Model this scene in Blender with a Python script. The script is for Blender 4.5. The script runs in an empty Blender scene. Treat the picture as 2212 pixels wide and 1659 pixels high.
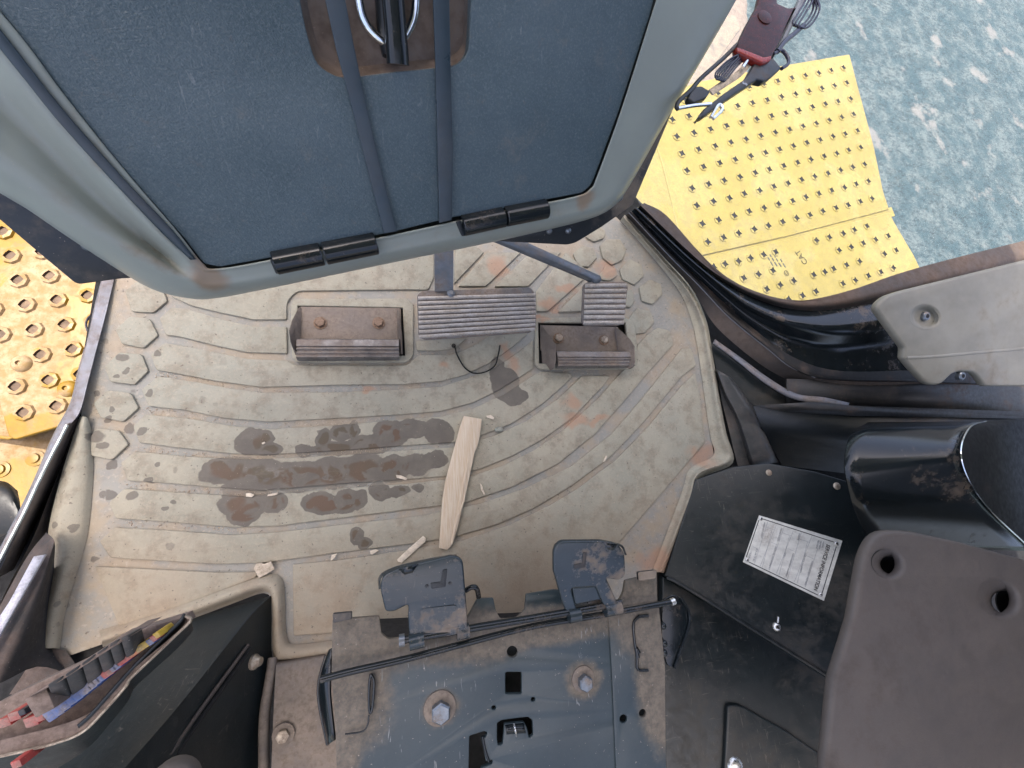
import bpy, bmesh, math, random
from mathutils import Vector, Matrix
random.seed(7)
scene = bpy.context.scene
COL = scene.collection
# ------------------------------------------------------------------ camera
CAM_H = 0.85
FPX = 900.0                     # focal length measured on a 2212 px wide frame
n_c = Vector(((870-1106)/FPX, -(1010-829.5)/FPX, -1.0)).normalized()   # world "down" seen by the camera
zw = -n_c
yw = (Vector((0, 1, 0)) - zw*zw.y).normalized()
xw = yw.cross(zw).normalized()
R3 = Matrix((xw, yw, zw))       # camera -> world
cam_d = bpy.data.cameras.new('camera')
cam = bpy.data.objects.new('camera', cam_d)
COL.objects.link(cam)
cam.matrix_world = Matrix.Translation((0, 0, CAM_H)) @ R3.to_4x4()
cam_d.sensor_width = 36.0
cam_d.lens = FPX/2212*36.0
cam_d.clip_start = 0.01
cam_d.clip_end = 200
scene.camera = cam
# ------------------------------------------------------------------ light
SUN_EL = math.radians(77); SUN_AZ = math.radians(135)    # azimuth measured counter-clockwise from +X : sun front-left
world = bpy.data.worlds.new("World"); scene.world = world
world.use_nodes = True
wn = world.node_tree
bg = wn.nodes['Background']
sky = wn.nodes.new('ShaderNodeTexSky'); sky.sky_type = 'NISHITA'; sky.sun_disc = False
sky.air_density = .5; sky.dust_density = 5.0; sky.ozone_density = .0; sky.sun_elevation = SUN_EL; sky.sun_rotation = math.pi/2 - SUN_AZ
wn.links.new(sky.outputs[0], bg.inputs[0]); bg.inputs[1].default_value = 0.15
sd = bpy.data.lights.new('sun', 'SUN'); sd.energy = 2.0; sd.angle = math.radians(0.5); sd.color = (1.0, 0.95, 0.86)
sun = bpy.data.objects.new('sun', sd); COL.objects.link(sun)
sv = Vector((math.cos(SUN_EL)*math.cos(SUN_AZ), math.cos(SUN_EL)*math.sin(SUN_AZ), math.sin(SUN_EL)))
sun.rotation_euler = sv.to_track_quat('Z', 'Y').to_euler(); sun.location = (0, 0, 4)
vs = scene.view_settings
vs.view_transform = 'Standard'; vs.look = 'None'; vs.gamma = 1.0; vs.use_curve_mapping = False
vs.exposure = 2.0
# ------------------------------------------------------------------ geometry helpers
CP = Vector((0, 0, CAM_H))
def ray(px, py):
    return (R3 @ Vector(((px-1106)/FPX, -(py-829.5)/FPX, -1.0)))
class Pl:
    def __init__(s, o, n, u=None):
        s.o = Vector(o); s.n = Vector(n).normalized()
        if s.n.dot(CP - s.o) < 0: s.n = -s.n
        u = Vector(u) if u is not None else Vector((1, 0, 0))
        s.u = (u - s.n*u.dot(s.n)).normalized(); s.v = s.n.cross(s.u)
    def hit(s, px, py, off=0.0):
        d = ray(px, py); t = ((s.o + s.n*off) - CP).dot(s.n)/d.dot(s.n)
        return CP + d*t
    def to2(s, p):
        q = p - s.o; return (q.dot(s.u), q.dot(s.v))
    def mat(s, off=0.0):
        m = Matrix((s.u, s.v, s.n)).transposed().to_4x4(); m.translation = s.o + s.n*off
        return m
    def off(s, d):
        q = Pl(s.o + s.n*d, s.n, s.u); return q
def Z(z): return Pl((0, 0, z), (0, 0, 1))
def P(px, py, z): return Z(z).hit(px, py)
def plane3(a, b, c):
    A, B, C_ = P(*a), P(*b), P(*c)
    return Pl(A, (B-A).cross(C_-A), B-A)
WL = {}                        # world location of every object (all rotations of parents are nil)
def tag(o, label=None, cat=None, group=None, kind=None):
    if label: o['label'] = label
    if cat: o['category'] = cat
    if group: o['group'] = group
    if kind: o['kind'] = kind
    return o
def T(name, label, cat, loc, group=None):
    o = bpy.data.objects.new(name, None); COL.objects.link(o); o.empty_display_size = .02
    o.location = loc; WL[o.name] = Vector(loc)
    return tag(o, label, cat, group)
def finish(name, me, mat, parent=None, sharp=35):
    me.name = name
    vs_ = me.vertices
    if len(vs_):
        c = Vector((0, 0, 0))
        for v in vs_: c += v.co
        c /= len(vs_)
    else: c = Vector((0, 0, 0))
    me.transform(Matrix.Translation(-c))
    if sharp is not None:
        me.shade_smooth()
        me.set_sharp_from_angle(angle=math.radians(sharp))
    o = bpy.data.objects.new(name, me); COL.objects.link(o)
    me.materials.clear()
    for m in (mat if isinstance(mat, (list, tuple)) else [mat]): me.materials.append(m)
    WL[o.name] = c
    if parent is not None:
        o.parent = parent; o.location = c - WL[parent.name]
    else: o.location = c
    return o
def bm_obj(name, bm, mat, parent=None, sharp=35):
    bmesh.ops.recalc_face_normals(bm, faces=bm.faces)
    me = bpy.data.meshes.new(name); bm.to_mesh(me); bm.free()
    return finish(name, me, mat, parent, sharp)
def rnd(pts, r, seg=4, closed=True):
    """round the corners of a polyline (2-tuples) with radius r; a corner may carry its own radius as third value"""
    out = []; n = len(pts)
    for i, p in enumerate(pts):
        rr = p[2] if len(p) > 2 else r
        if (not closed and i in (0, n-1)) or rr <= 0: out.append((p[0], p[1])); continue
        a = Vector(pts[i-1][:2]); b = Vector(p[:2]); c = Vector(pts[(i+1) % n][:2])
        d1 = a-b; d2 = c-b; l = min(rr, d1.length*.48, d2.length*.48)
        if l < 1e-6: out.append(tuple(b)); continue
        s = b + d1.normalized()*l; e = b + d2.normalized()*l
        for k in range(seg+1):
            t = k/seg; q = s*(1-t)**2 + b*2*t*(1-t) + e*t*t; out.append((q.x, q.y))
    return out
def cat(pts, per=6, closed=False):
    """Catmull-Rom through the points (any dimension)"""
    pts = [Vector(p) for p in pts]; n = len(pts)
    if n < 3 and not closed:
        return [pts[0].lerp(pts[-1], k/per) for k in range(per+1)]
    out = []
    rng = range(n) if closed else range(n-1)
    for i in rng:
        p1 = pts[i]; p2 = pts[(i+1) % n]
        p0 = pts[i-1] if (closed or i > 0) else p1*2-p2
        p3 = pts[(i+2) % n] if (closed or i+2 < n) else p2*2-p1
        for k in range(per):
            t = k/per
            out.append(.5*((2*p1) + (p2-p0)*t + (2*p0-5*p1+4*p2-p3)*t*t + (3*p1-p0-3*p2+p3)*t**3))
    if not closed: out.append(pts[-1])
    return out
def resample(pts, n):
    L = [0.0]
    for a, b in zip(pts, pts[1:]): L.append(L[-1] + (b-a).length)
    out = []; j = 0
    for i in range(n):
        d = L[-1]*i/(n-1)
        while j < len(L)-2 and L[j+1] < d: j += 1
        s = L[j+1]-L[j]
        out.append(pts[j].lerp(pts[j+1], 0 if s == 0 else max(0, min(1, (d-L[j])/s))))
    return out
def plate2(name, polys, M, thick, bev, mat, parent=None, res=2, sharp=35):
    """solid plate from 2D outlines (first = outline, others = holes); M puts its TOP face at local z=0"""
    cu = bpy.data.curves.new(name, 'CURVE'); cu.dimensions = '2D'; cu.fill_mode = 'BOTH'
    for poly in polys:
        sp = cu.splines.new('POLY'); sp.points.add(len(poly)-1)
        for q, p in zip(sp.points, poly): q.co = (p[0], p[1], 0, 1)
        sp.use_cyclic_u = True
    bev = min(bev, thick*.49)
    cu.extrude = max(1e-5, thick/2-bev); cu.bevel_depth = bev; cu.bevel_resolution = res; cu.offset = -bev
    to = bpy.data.objects.new(name, cu)
    me = bpy.data.meshes.new_from_object(to)
    bpy.data.objects.remove(to); bpy.data.curves.remove(cu)
    bm = bmesh.new(); bm.from_mesh(me); bpy.data.meshes.remove(me)
    bmesh.ops.remove_doubles(bm, verts=bm.verts, dist=1e-6)
    bmesh.ops.transform(bm, matrix=M @ Matrix.Translation((0, 0, -thick/2)), verts=bm.verts)
    return bm_obj(name, bm, mat, parent, sharp)
def plate(name, px, pl, thick, bev, mat, parent=None, off=0.0, r=0, holes=(), res=2, seg=4):
    def conv(o, rad):
        return [pl.to2(pl.hit(x, y, off)) for x, y in rnd(o, rad, seg)]
    polys = [conv(px, r)]
    for h in holes: polys.append(conv(h, 0))
    return plate2(name, polys, pl.mat(off), thick, bev, mat, parent, res)
def ell(cx, cy, rx, ry=None, n=20, rot=0):
    ry = rx if ry is None else ry
    c, s = math.cos(rot), math.sin(rot)
    return [(cx+rx*math.cos(a)*c-ry*math.sin(a)*s, cy+rx*math.cos(a)*s+ry*math.sin(a)*c) for a in [2*math.pi*k/n for k in range(n)]]
def skin(name, rows, mat, parent=None, per=5, cross=1, solid=0.0, sharp=50, closed_rows=False):
    """surface through rows of 3D points with matching control points"""
    R = [cat(r, per, closed_rows) for r in rows]
    m = min(len(r) for r in R)
    R = [resample(r, m) if len(r) != m else r for r in R]
    if cross > 1:
        cols = [cat([r[j] for r in R], cross) for j in range(m)]
        R = [[c[i] for c in cols] for i in range(len(cols[0]))]
    bm = bmesh.new()
    V = [[bm.verts.new(p) for p in r] for r in R]
    for i in range(len(V)-1):
        for j in range(m-1 + (1 if closed_rows else 0)):
            a = [V[i][j], V[i][(j+1) % m], V[i+1][(j+1) % m], V[i+1][j]]
            if len(set(a)) == 4: bm.faces.new(a)
    bmesh.ops.recalc_face_normals(bm, faces=bm.faces)
    fs = list(bm.faces)
    if fs:
        s = sum((f.normal.dot(CP - f.calc_center_median()) for f in fs))
        if s < 0:
            bmesh.ops.reverse_faces(bm, faces=fs)
    me = bpy.data.meshes.new(name); bm.to_mesh(me); bm.free()
    o = finish(name, me, mat, parent, sharp)
    if solid:
        md = o.modifiers.new('thickness', 'SOLIDIFY'); md.thickness = solid; md.offset = -1
    return o
def rowz(pts, z0, z1=None, pl=None, off=0):
    z1 = z0 if z1 is None else z1; n = len(pts)
    return [P(p[0], p[1], p[2] if len(p) > 2 else z0 + (z1-z0)*i/max(1, n-1)) for i, p in enumerate(pts)]
def tube(name, pts, r, mat, parent=None, per=8, seg=10, closed=False, flat=None, smooth=True):
    """swept tube through 3D points; r may be a list; flat=(a,b) gives an elliptical/ribbon section"""
    C_ = cat(pts, per, closed) if smooth else [Vector(p) for p in pts]
    n = len(C_); bm = bmesh.new(); rings = []
    up = Vector((0, 0, 1)); prev = None
    for i, p in enumerate(C_):
        a = C_[i-1] if (i > 0 or closed) else C_[i]; b = C_[(i+1) % n] if (i < n-1 or closed) else C_[i]
        t = (b-a).normalized()
        if prev is None:
            x = t.cross(up);
            if x.length < .05: x = t.cross(Vector((1, 0, 0)))
            x.normalize()
        else:
            x = (prev - t*prev.dot(t)).normalized()
        prev = x; y = t.cross(x)
        rr = r[min(len(r)-1, int(i*len(r)/n))] if isinstance(r, (list, tuple)) else r
        fa, fb = flat if flat else (1, 1)
        rings.append([bm.verts.new(p + (x*math.cos(2*math.pi*k/seg)*fa + y*math.sin(2*math.pi*k/seg)*fb)*rr) for k in range(seg)])
    m = n if closed else n-1
    for i in range(m):
        A = rings[i]; B = rings[(i+1) % n]
        for k in range(seg): bm.faces.new((A[k], A[(k+1) % seg], B[(k+1) % seg], B[k]))
    if not closed:
        bm.faces.new(rings[0]); bm.faces.new(rings[-1])
    return bm_obj(name, bm, mat, parent, 50)
def rings_obj(name, prof, M, mat, parent=None, n=16, sharp=35, rot=0, mats=None):
    """stack of regular rings: prof = [(radius, z, [n])...], capped at both ends; M places local z along the axis"""
    bm = bmesh.new(); R = []
    for (r, z) in prof:
        R.append([bm.verts.new(M @ Vector((r*math.cos(rot+2*math.pi*k/n), r*math.sin(rot+2*math.pi*k/n), z))) for k in range(n)])
    for A, B in zip(R, R[1:]):
        for k in range(n): bm.faces.new((A[k], A[(k+1) % n], B[(k+1) % n], B[k]))
    bm.faces.new(R[0]); bm.faces.new(R[-1])
    return bm_obj(name, bm, mat, parent, sharp)
def frame_at(p, n, u=Vector((1, 0, 0))):
    n = Vector(n).normalized(); u = (Vector(u)-n*Vector(u).dot(n)).normalized(); v = n.cross(u)
    m = Matrix((u, v, n)).transposed().to_4x4(); m.translation = p
    return m
def poly3(name, faces, mat, parent=None, solid=0.0, sharp=30, bevel=0.0):
    """faces given as lists of 3D points (shared corners welded)"""
    bm = bmesh.new(); cache = {}
    def V(p):
        k = tuple(round(c, 5) for c in p)
        if k not in cache: cache[k] = bm.verts.new(p)
        return cache[k]
    for f in faces:
        vv = [V(p) for p in f]
        try: bm.faces.new(vv)
        except ValueError: pass
    if bevel:
        es = [e for e in bm.edges if len(e.link_faces) == 2]
        bmesh.ops.bevel(bm, geom=es, offset=bevel, segments=2, affect='EDGES', profile=.5)
    me = bpy.data.meshes.new(name); bmesh.ops.recalc_face_normals(bm, faces=bm.faces)
    s = sum((f.normal.dot(CP - f.calc_center_median()) for f in bm.faces))
    if s < 0: bmesh.ops.reverse_faces(bm, faces=list(bm.faces))
    bm.to_mesh(me); bm.free()
    o = finish(name, me, mat, parent, sharp)
    if solid:
        md = o.modifiers.new('thickness', 'SOLIDIFY'); md.thickness = solid; md.offset = -1
    return o
def box3(name, a, b, c, d, h, mat, parent=None, bev=0.0, up=Vector((0, 0, 1))):
    """box whose TOP corners are a,b,c,d and which goes down by h along -up"""
    bm = bmesh.new()
    t = [bm.verts.new(p) for p in (a, b, c, d)]; q = [bm.verts.new(Vector(p)-up*h) for p in (a, b, c, d)]
    bm.faces.new(t); bm.faces.new(q[::-1])
    for i in range(4): bm.faces.new((t[i], q[i], q[(i+1) % 4], t[(i+1) % 4]))
    if bev: bmesh.ops.bevel(bm, geom=list(bm.edges), offset=bev, segments=2, affect='EDGES', profile=.5)
    return bm_obj(name, bm, mat, parent)
def text(name, s, pl, p0, p1, mat, parent=None, off=0.0006, squash=1.0, depth=.0002, height=None):
    cu = bpy.data.curves.new(name, 'FONT'); cu.body = s; cu.size = 1; cu.offset = .012 if len(s) > 15 and s[0] == 'S' else 0; cu.fill_mode = 'FRONT'; cu.extrude = 0.02
    to = bpy.data.objects.new(name, cu); me = bpy.data.meshes.new_from_object(to)
    bpy.data.objects.remove(to); bpy.data.curves.remove(cu)
    xs = [v.co.x for v in me.vertices]; w = max(xs)-min(xs); x0 = min(xs)
    hh = max(v.co.y for v in me.vertices)
    A = pl.hit(*p0, off); B = pl.hit(*p1, off); L = (B-A).length; u = (B-A)/L; v = pl.n.cross(u)
    k = L/w; ky = (height/hh if height else k*squash)
    for q in me.vertices:
        q.co = A + u*((q.co.x-x0)*k) + v*(q.co.y*ky) + pl.n*(q.co.z/0.02*depth)
    return finish(name, me, mat, parent, None)
def copy_tree(o, loc, parent=None, rot=None):
    c = o.copy(); COL.objects.link(c); c.location = loc
    if rot is not None: c.rotation_euler = rot
    c.parent = parent
    for ch in o.children:
        d = copy_tree(ch, ch.location, c)
    return c
# ------------------------------------------------------------------ material helpers
class NT:
    def __init__(s, name):
        s.m = bpy.data.materials.new(name); s.m.use_nodes = True; s.t = s.m.node_tree; s.b = s.t.nodes['Principled BSDF']
        s.geo = s.t.nodes.new('ShaderNodeNewGeometry')
    def n(s, typ, **kw):
        k = s.t.nodes.new(typ)
        for a, v in kw.items(): setattr(k, a, v)
        return k
    def l(s, a, b): s.t.links.new(a, b)
    def val(s, x, sock):
        if hasattr(x, 'links'): s.l(x, sock)
        else: sock.default_value = x
    def noise(s, scale, detail=4, rough=.55, vec=None, dist=0.0, stretch=None):
        k = s.n('ShaderNodeTexNoise'); k.inputs['Scale'].default_value = scale; k.inputs['Detail'].default_value = detail
        k.inputs['Roughness'].default_value = rough; k.inputs['Distortion'].default_value = dist
        v = vec if vec is not None else s.geo.outputs['Position']
        if stretch:
            mp = s.n('ShaderNodeMapping'); mp.inputs['Scale'].default_value = stretch[:3]
            if len(stretch) > 3: mp.inputs['Rotation'].default_value = (0, 0, stretch[3])
            s.l(v, mp.inputs['Vector']); v = mp.outputs[0]
        s.l(v, k.inputs['Vector'])
        return k.outputs['Fac']
    def ramp(s, x, a, b, lo=0.0, hi=1.0):
        k = s.n('ShaderNodeMapRange'); k.interpolation_type = 'SMOOTHSTEP'
        s.val(x, k.inputs['Value'])
        k.inputs['From Min'].default_value = a; k.inputs['From Max'].default_value = b
        k.inputs['To Min'].default_value = lo; k.inputs['To Max'].default_value = hi
        return k.outputs['Result']
    def math(s, op, a, b=0.0, c=0.0):
        k = s.n('ShaderNodeMath', operation=op)
        s.val(a, k.inputs[0]); s.val(b, k.inputs[1])
        if op in ('SMOOTH_MIN', 'SMOOTH_MAX', 'MULTIPLY_ADD'): s.val(c, k.inputs[2])
        return k.outputs[0]
    def mix(s, f, a, b):
        k = s.n('ShaderNodeMix', data_type='RGBA'); s.val(f, k.inputs[0])
        for x, sk in ((a, k.inputs[6]), (b, k.inputs[7])):
            if hasattr(x, 'links'): s.l(x, sk)
            else: sk.default_value = (*x, 1)
        return k.outputs[2]
    def bump(s, h, strength, dist=.001, prev=None):
        k = s.n('ShaderNodeBump'); k.inputs['Strength'].default_value = strength; k.inputs['Distance'].default_value = dist
        s.l(h, k.inputs['Height'])
        if prev is not None: s.l(prev, k.inputs['Normal'])
        return k.outputs[0]
    def out(s, col, rough, metal=0.0, normal=None, spec=.5):
        b = s.b
        if hasattr(col, 'links'): s.l(col, b.inputs['Base Color'])
        else: b.inputs['Base Color'].default_value = (*col, 1)
        s.val(rough, b.inputs['Roughness']); s.val(metal, b.inputs['Metallic'])
        b.inputs['Specular IOR Level'].default_value = spec
        if normal is not None: s.l(normal, b.inputs['Normal'])
        return s.m
def worn(name, base, dust=(.33, .25, .18), amt=.5, dscale=9, rough=.45, metal=0.0, bump=.15, bscale=900, soft=.14, scratch=0.0, base2=None, spec=.5, speck=0.15, seed=0.0):
    """paint / plastic / steel with dust gathered in patches, fine grain, scratches and specks"""
    s = NT(name)
    off = s.n('ShaderNodeVectorMath', operation='ADD'); s.l(s.geo.outputs['Position'], off.inputs[0]); off.inputs[1].default_value = (seed, seed*1.7, seed*.3)
    v = off.outputs[0]
    n1 = s.noise(dscale, 6, .62, v); n2 = s.noise(dscale*9, 5, .65, v)
    up = s.n('ShaderNodeSeparateXYZ'); s.l(s.geo.outputs['Normal'], up.inputs[0])
    upf = s.ramp(up.outputs['Z'], -.1, .9, -.16, .06)
    a = s.math('ADD', s.math('MULTIPLY_ADD', n2, .35, s.math('MULTIPLY', n1, .8)), upf)
    th = .86 - amt*.55
    f = s.ramp(a, th-soft, th+soft, 0, .92)
    fine = s.noise(bscale, 3, .6, v)
    b0 = s.mix(s.ramp(s.noise(dscale*2.3, 4, .6, v, stretch=(1, 1.6, 1)), .3, .7), base, base2 if base2 else tuple(c*1.3 for c in base))
    dcol = s.mix(s.ramp(n2, .35, .7), dust, tuple(c*.62 for c in dust))
    col = s.mix(f, b0, dcol)
    if speck:
        sp = s.ramp(s.noise(330, 2, .5, v), .70, .76, 0, speck*3)
        col = s.mix(sp, col, tuple(min(1, c*1.9) for c in dust))
    if scratch:
        sc = s.n('ShaderNodeTexWave'); sc.wave_type = 'BANDS'
        w1 = s.noise(26, 3, .5, v, dist=2.0, stretch=(7, .8, 1, .6))
        w2 = s.noise(30, 3, .5, v, dist=1.5, stretch=(.8, 8, 1, -.5))
        k = s.math('MAXIMUM', s.ramp(w1, .655, .69), s.ramp(w2, .665, .70))
        k = s.math('MULTIPLY', k, s.ramp(s.noise(5, 3, .5, v), .42, .62))
        col = s.mix(s.math('MULTIPLY', k, scratch), col, tuple(min(1, c*1.2+.02) for c in dust))
    r = s.math('ADD', s.math('MULTIPLY', f, .9-rough), s.ramp(n2, .2, .8, rough*.82, rough*1.2))
    s.t.links.new(r, s.b.inputs['Roughness'])
    h = s.math('MULTIPLY_ADD', n2, .6, fine)
    nb = s.bump(h, bump, .0008)
    met = s.math('MULTIPLY', s.math('SUBTRACT', 1.0, f), metal) if metal else 0.0
    return s.out(col, r, met, nb, spec)
def jac(px, py, r, z=.004):
    return (P(px+r, py, z)-P(px-r, py, z)).length/2
def masks(s, ells, warp):
    """distance-like field: union of ellipses (px,py,rx,ry) lying on the floor"""
    acc = None
    for (x, y, rx, ry) in ells:
        c = P(x, y, .004); sx = 1/jac(x, y, rx); sy = 1/((P(x, y+ry, .004)-P(x, y-ry, .004)).length/2)
        k = s.n('ShaderNodeVectorMath', operation='MULTIPLY_ADD'); s.l(warp, k.inputs[0])
        k.inputs[1].default_value = (sx, sy, 0); k.inputs[2].default_value = (-c.x*sx, -c.y*sy, 0)
        ln = s.n('ShaderNodeVectorMath', operation='LENGTH'); s.l(k.outputs[0], ln.inputs[0])
        acc = ln.outputs['Value'] if acc is None else s.math('SMOOTH_MIN', acc, ln.outputs['Value'], .12)
    return acc
def warped(s, amp, scale):
    k = s.n('ShaderNodeTexNoise'); k.inputs['Scale'].default_value = scale; k.inputs['Detail'].default_value = 3
    s.l(s.geo.outputs['Position'], k.inputs['Vector'])
    a = s.n('ShaderNodeVectorMath', operation='MULTIPLY_ADD'); s.l(k.outputs['Color'], a.inputs[0])
    a.inputs[1].default_value = (amp, amp, 0); a.inputs[2].default_value = (-amp/2, -amp/2, 0)
    b = s.n('ShaderNodeVectorMath', operation='ADD'); s.l(a.outputs[0], b.inputs[0]); s.l(s.geo.outputs['Position'], b.inputs[1])
    return b.outputs[0]
def rubber_mat():
    s = NT('dusty_rubber_mat')
    pos = s.geo.outputs['Position']
    xyz = s.n('ShaderNodeSeparateXYZ'); s.l(pos, xyz.inputs[0])
    low = s.ramp(xyz.outputs['Z'], .0012, .0040, 1, 0)
    nz = s.n('ShaderNodeSeparateXYZ'); s.l(s.geo.outputs['True Normal'], nz.inputs[0])
    n1 = s.noise(5, 5, .6); n2 = s.noise(34, 6, .68); n3 = s.noise(240, 4, .7); n4 = s.noise(2.2, 3, .5)
    # clean rubber / pale dry dust / ochre dust
    c = s.mix(s.ramp(n1, .35, .68), (.32, .305, .235), (.40, .36, .27))
    c = s.mix(s.ramp(n4, .42, .66, 0, .55), c, (.285, .29, .24))
    right = s.ramp(xyz.outputs['X'], .0, .5)
    c = s.mix(s.math('MULTIPLY', s.ramp(n2, .46, .68), .7), c, (.235, .205, .155))
    c = s.mix(s.math('MULTIPLY', s.ramp(s.noise(11, 6, .7, dist=.5), .50, .66), .5), c, (.255, .225, .17))
    c = s.mix(s.math('MULTIPLY', s.ramp(n3, .45, .75), .35), c, (.50, .42, .31))
    # back edge towards the seat carries redder dust
    back = s.ramp(xyz.outputs['Y'], -.02, -.30, 0, .6)
    c = s.mix(s.math('MULTIPLY', back, s.ramp(n1, .3, .6, .4, 1)), c, (.33, .225, .14))
    # grooves: bluish bare rubber and loose reddish dirt
    g = s.mix(s.ramp(s.noise(9, 5, .65), .42, .60), (.275, .28, .265), (.37, .30, .22))
    g = s.mix(s.ramp(s.noise(150, 3, .7), .55, .72, 0, .6), g, (.52, .44, .36))
    c = s.mix(s.math('MULTIPLY', low, .7), c, g)
    # orange soil
    w2 = warped(s, .06, 22)
    od = masks(s, [(1232, 868, 24, 22), (1245, 905, 40, 16), (960, 790, 14, 12), (1105, 790, 18, 26), (1515, 985, 36, 30), (1095, 765, 18, 24),
                   (1190, 660, 30, 16), (1215, 620, 34, 12), (1310, 576, 26, 24), (1075, 580, 26, 30), (800, 838, 16, 8), (1295, 905, 26, 12), (1160, 690, 40, 8), (1420, 1210, 60, 30), (470, 610, 14, 10)], w2)
    of = s.ramp(s.math('MULTIPLY_ADD', n2, 1.1, od), 1.65, .95, 0, .62)
    c = s.mix(of, c, s.mix(s.ramp(n3, .3, .7), (.46, .25, .15), (.38, .225, .145)))
    # dark drips
    vr = s.n('ShaderNodeTexVoronoi'); vr.feature = 'F1'; vr.inputs['Scale'].default_value = 38
    s.l(warped(s, .012, 90), vr.inputs['Vector'])
    sz = s.n('ShaderNodeSeparateColor'); s.l(vr.outputs['Color'], sz.inputs[0])
    rad = s.ramp(sz.outputs[0], .45, 1.0, .0, .24)
    dr = s.ramp(s.math('SUBTRACT', vr.outputs['Distance'], rad), .05, -.02)
    leftm = s.ramp(xyz.outputs['X'], -.22, -.5, .0, 1.0)
    dr = s.math('MULTIPLY', dr, s.math('MULTIPLY', leftm, s.ramp(n1, .3, .5)))
    w1 = warped(s, .022, 34)
    spots = masks(s, [(343, 764, 9, 7), (324, 849, 9, 8), (265, 773, 15, 10), (274, 803, 9, 7), (254, 815, 8, 6), (245, 880, 7, 8), (236, 902, 9, 7), (210, 942, 17, 14), (223, 961, 12, 8), (307, 930, 10, 10),
                      (278, 925, 12, 9), (240, 1006, 12, 9), (284, 1072, 14, 9), (325, 1038, 12, 6), (339, 1005, 5, 4), (375, 1083, 8, 5), (356, 1098, 8, 5), (207, 847, 10, 7), (235, 1072, 16, 10), (689, 930, 8, 8)], w1)
    dr = s.math('MAXIMUM', s.math('MULTIPLY', dr, .8), s.ramp(spots, 1.1, .85, 0, .85))
    c = s.mix(s.math('MULTIPLY', dr, .85), c, (.115, .10, .085))
    c = s.mix(s.ramp(s.noise(170, 3, .55), .665, .70, 0, .75), c, (.14, .115, .09))
    # oil soaked patches
    wet = masks(s, [(500, 1018, 58, 27), (475, 1004, 34, 14), (570, 1026, 70, 27), (650, 1028, 60, 28), (720, 1020, 50, 30), (782, 1012, 46, 30), (850, 1012, 40, 24), (900, 1005, 32, 20), (938, 993, 26, 16),
                    (545, 955, 32, 26), (585, 972, 26, 14), (575, 945, 14, 14), (655, 975, 14, 12), (720, 968, 60, 12), (700, 945, 16, 20), (738, 935, 20, 16), (764, 930, 12, 16), (800, 960, 44, 20), (845, 935, 34, 26),
                    (890, 925, 40, 18), (945, 932, 26, 24), (960, 940, 18, 20), (535, 1085, 54, 24), (530, 1110, 30, 20), (598, 1085, 22, 20), (520, 1060, 34, 16),
                    (708, 1090, 38, 16), (690, 1082, 36, 18), (670, 1087, 16, 12), (748, 1082, 24, 24), (775, 1078, 16, 18), (820, 1062, 20, 18), (862, 1060, 22, 12), (905, 1052, 12, 8),
                    (770, 1158, 14, 16), (788, 1172, 15, 12), (1090, 830, 26, 30), (1112, 856, 22, 18), (1075, 812, 16, 34)], w1)
    wf = s.ramp(wet, 1.24, 1.14, 0, 1)
    inner = s.math('MULTIPLY', s.ramp(wet, .86, .60), s.ramp(s.noise(30, 2, .5, dist=.6), .47, .53))
    inner = s.math('MULTIPLY', inner, s.ramp(xyz.outputs['X'], .04, .0))
    wc = s.mix(s.ramp(n2, .35, .7), (.128, .112, .090), (.165, .145, .116))
    wc = s.mix(s.math('MULTIPLY', inner, .8), wc, s.mix(s.ramp(n1, .4, .6), (.125, .075, .045), (.095, .075, .045)))
    c = s.mix(s.math('MULTIPLY', wf, s.ramp(low, .3, 1, 1, .55)), c, wc)
    glossy = masks(s, [(580, 1022, 34, 16), (720, 1025, 30, 12)], w1)
    gl = s.math('MULTIPLY', s.ramp(glossy, 1.1, .7), wf)
    r = s.math('SUBTRACT', s.math('SUBTRACT', s.ramp(n2, .3, .7, .72, .9), s.math('MULTIPLY', wf, .18)), s.math('MULTIPLY', gl, .38))
    # leather-like grain
    vg = s.n('ShaderNodeTexVoronoi'); vg.inputs['Scale'].default_value = 260; vg.feature = 'DISTANCE_TO_EDGE'
    mp = s.n('ShaderNodeMapping'); mp.inputs['Scale'].default_value = (1.9, .8, 1); s.l(warped(s, .01, 60), mp.inputs[0]); s.l(mp.outputs[0], vg.inputs['Vector'])
    g1 = s.ramp(vg.outputs['Distance'], 0, .25)
    nb = s.bump(g1, .22, .0006)
    nb = s.bump(s.math('ADD', n3, s.math('MULTIPLY', s.noise(900, 2, .5), .5)), .32, .0012, nb)
    nb = s.bump(n2, .25, .003, nb)
    return s.out(c, r, 0, nb, .35)
M = {}
M['rubber'] = rubber_mat()
M['grit'] = worn('tan_grit', (.44, .37, .29), (.40, .30, .22), .5, 200, .9, speck=0)
M['black_steel'] = worn('dusty_black_paint', (.018, .021, .024), (.27, .215, .16), .42, 5, .34, bump=.10, scratch=.35, soft=.10)
M['seat_steel'] = None
M['black_plastic'] = worn('black_plastic', (.009, .012, .014), (.16, .12, .09), .2, 7, .38, bump=.25, bscale=700, speck=.1)
M['dark_console'] = worn('scuffed_dark_console', (.009, .013, .014), (.09, .078, .062), .24, 6, .42, bump=.28, bscale=600, scratch=.5, speck=.12)
M['gloss_black'] = worn('glossy_black_paint', (.007, .010, .012), (.22, .16, .11), .12, 12, .16, bump=.05, speck=.05)
M['panel'] = None
M['beige'] = worn('grey_green_plastic', (.285, .315, .28), (.34, .25, .16), .26, 4, .36, bump=.05, bscale=400, speck=.05, base2=(.26, .285, .255))
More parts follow.
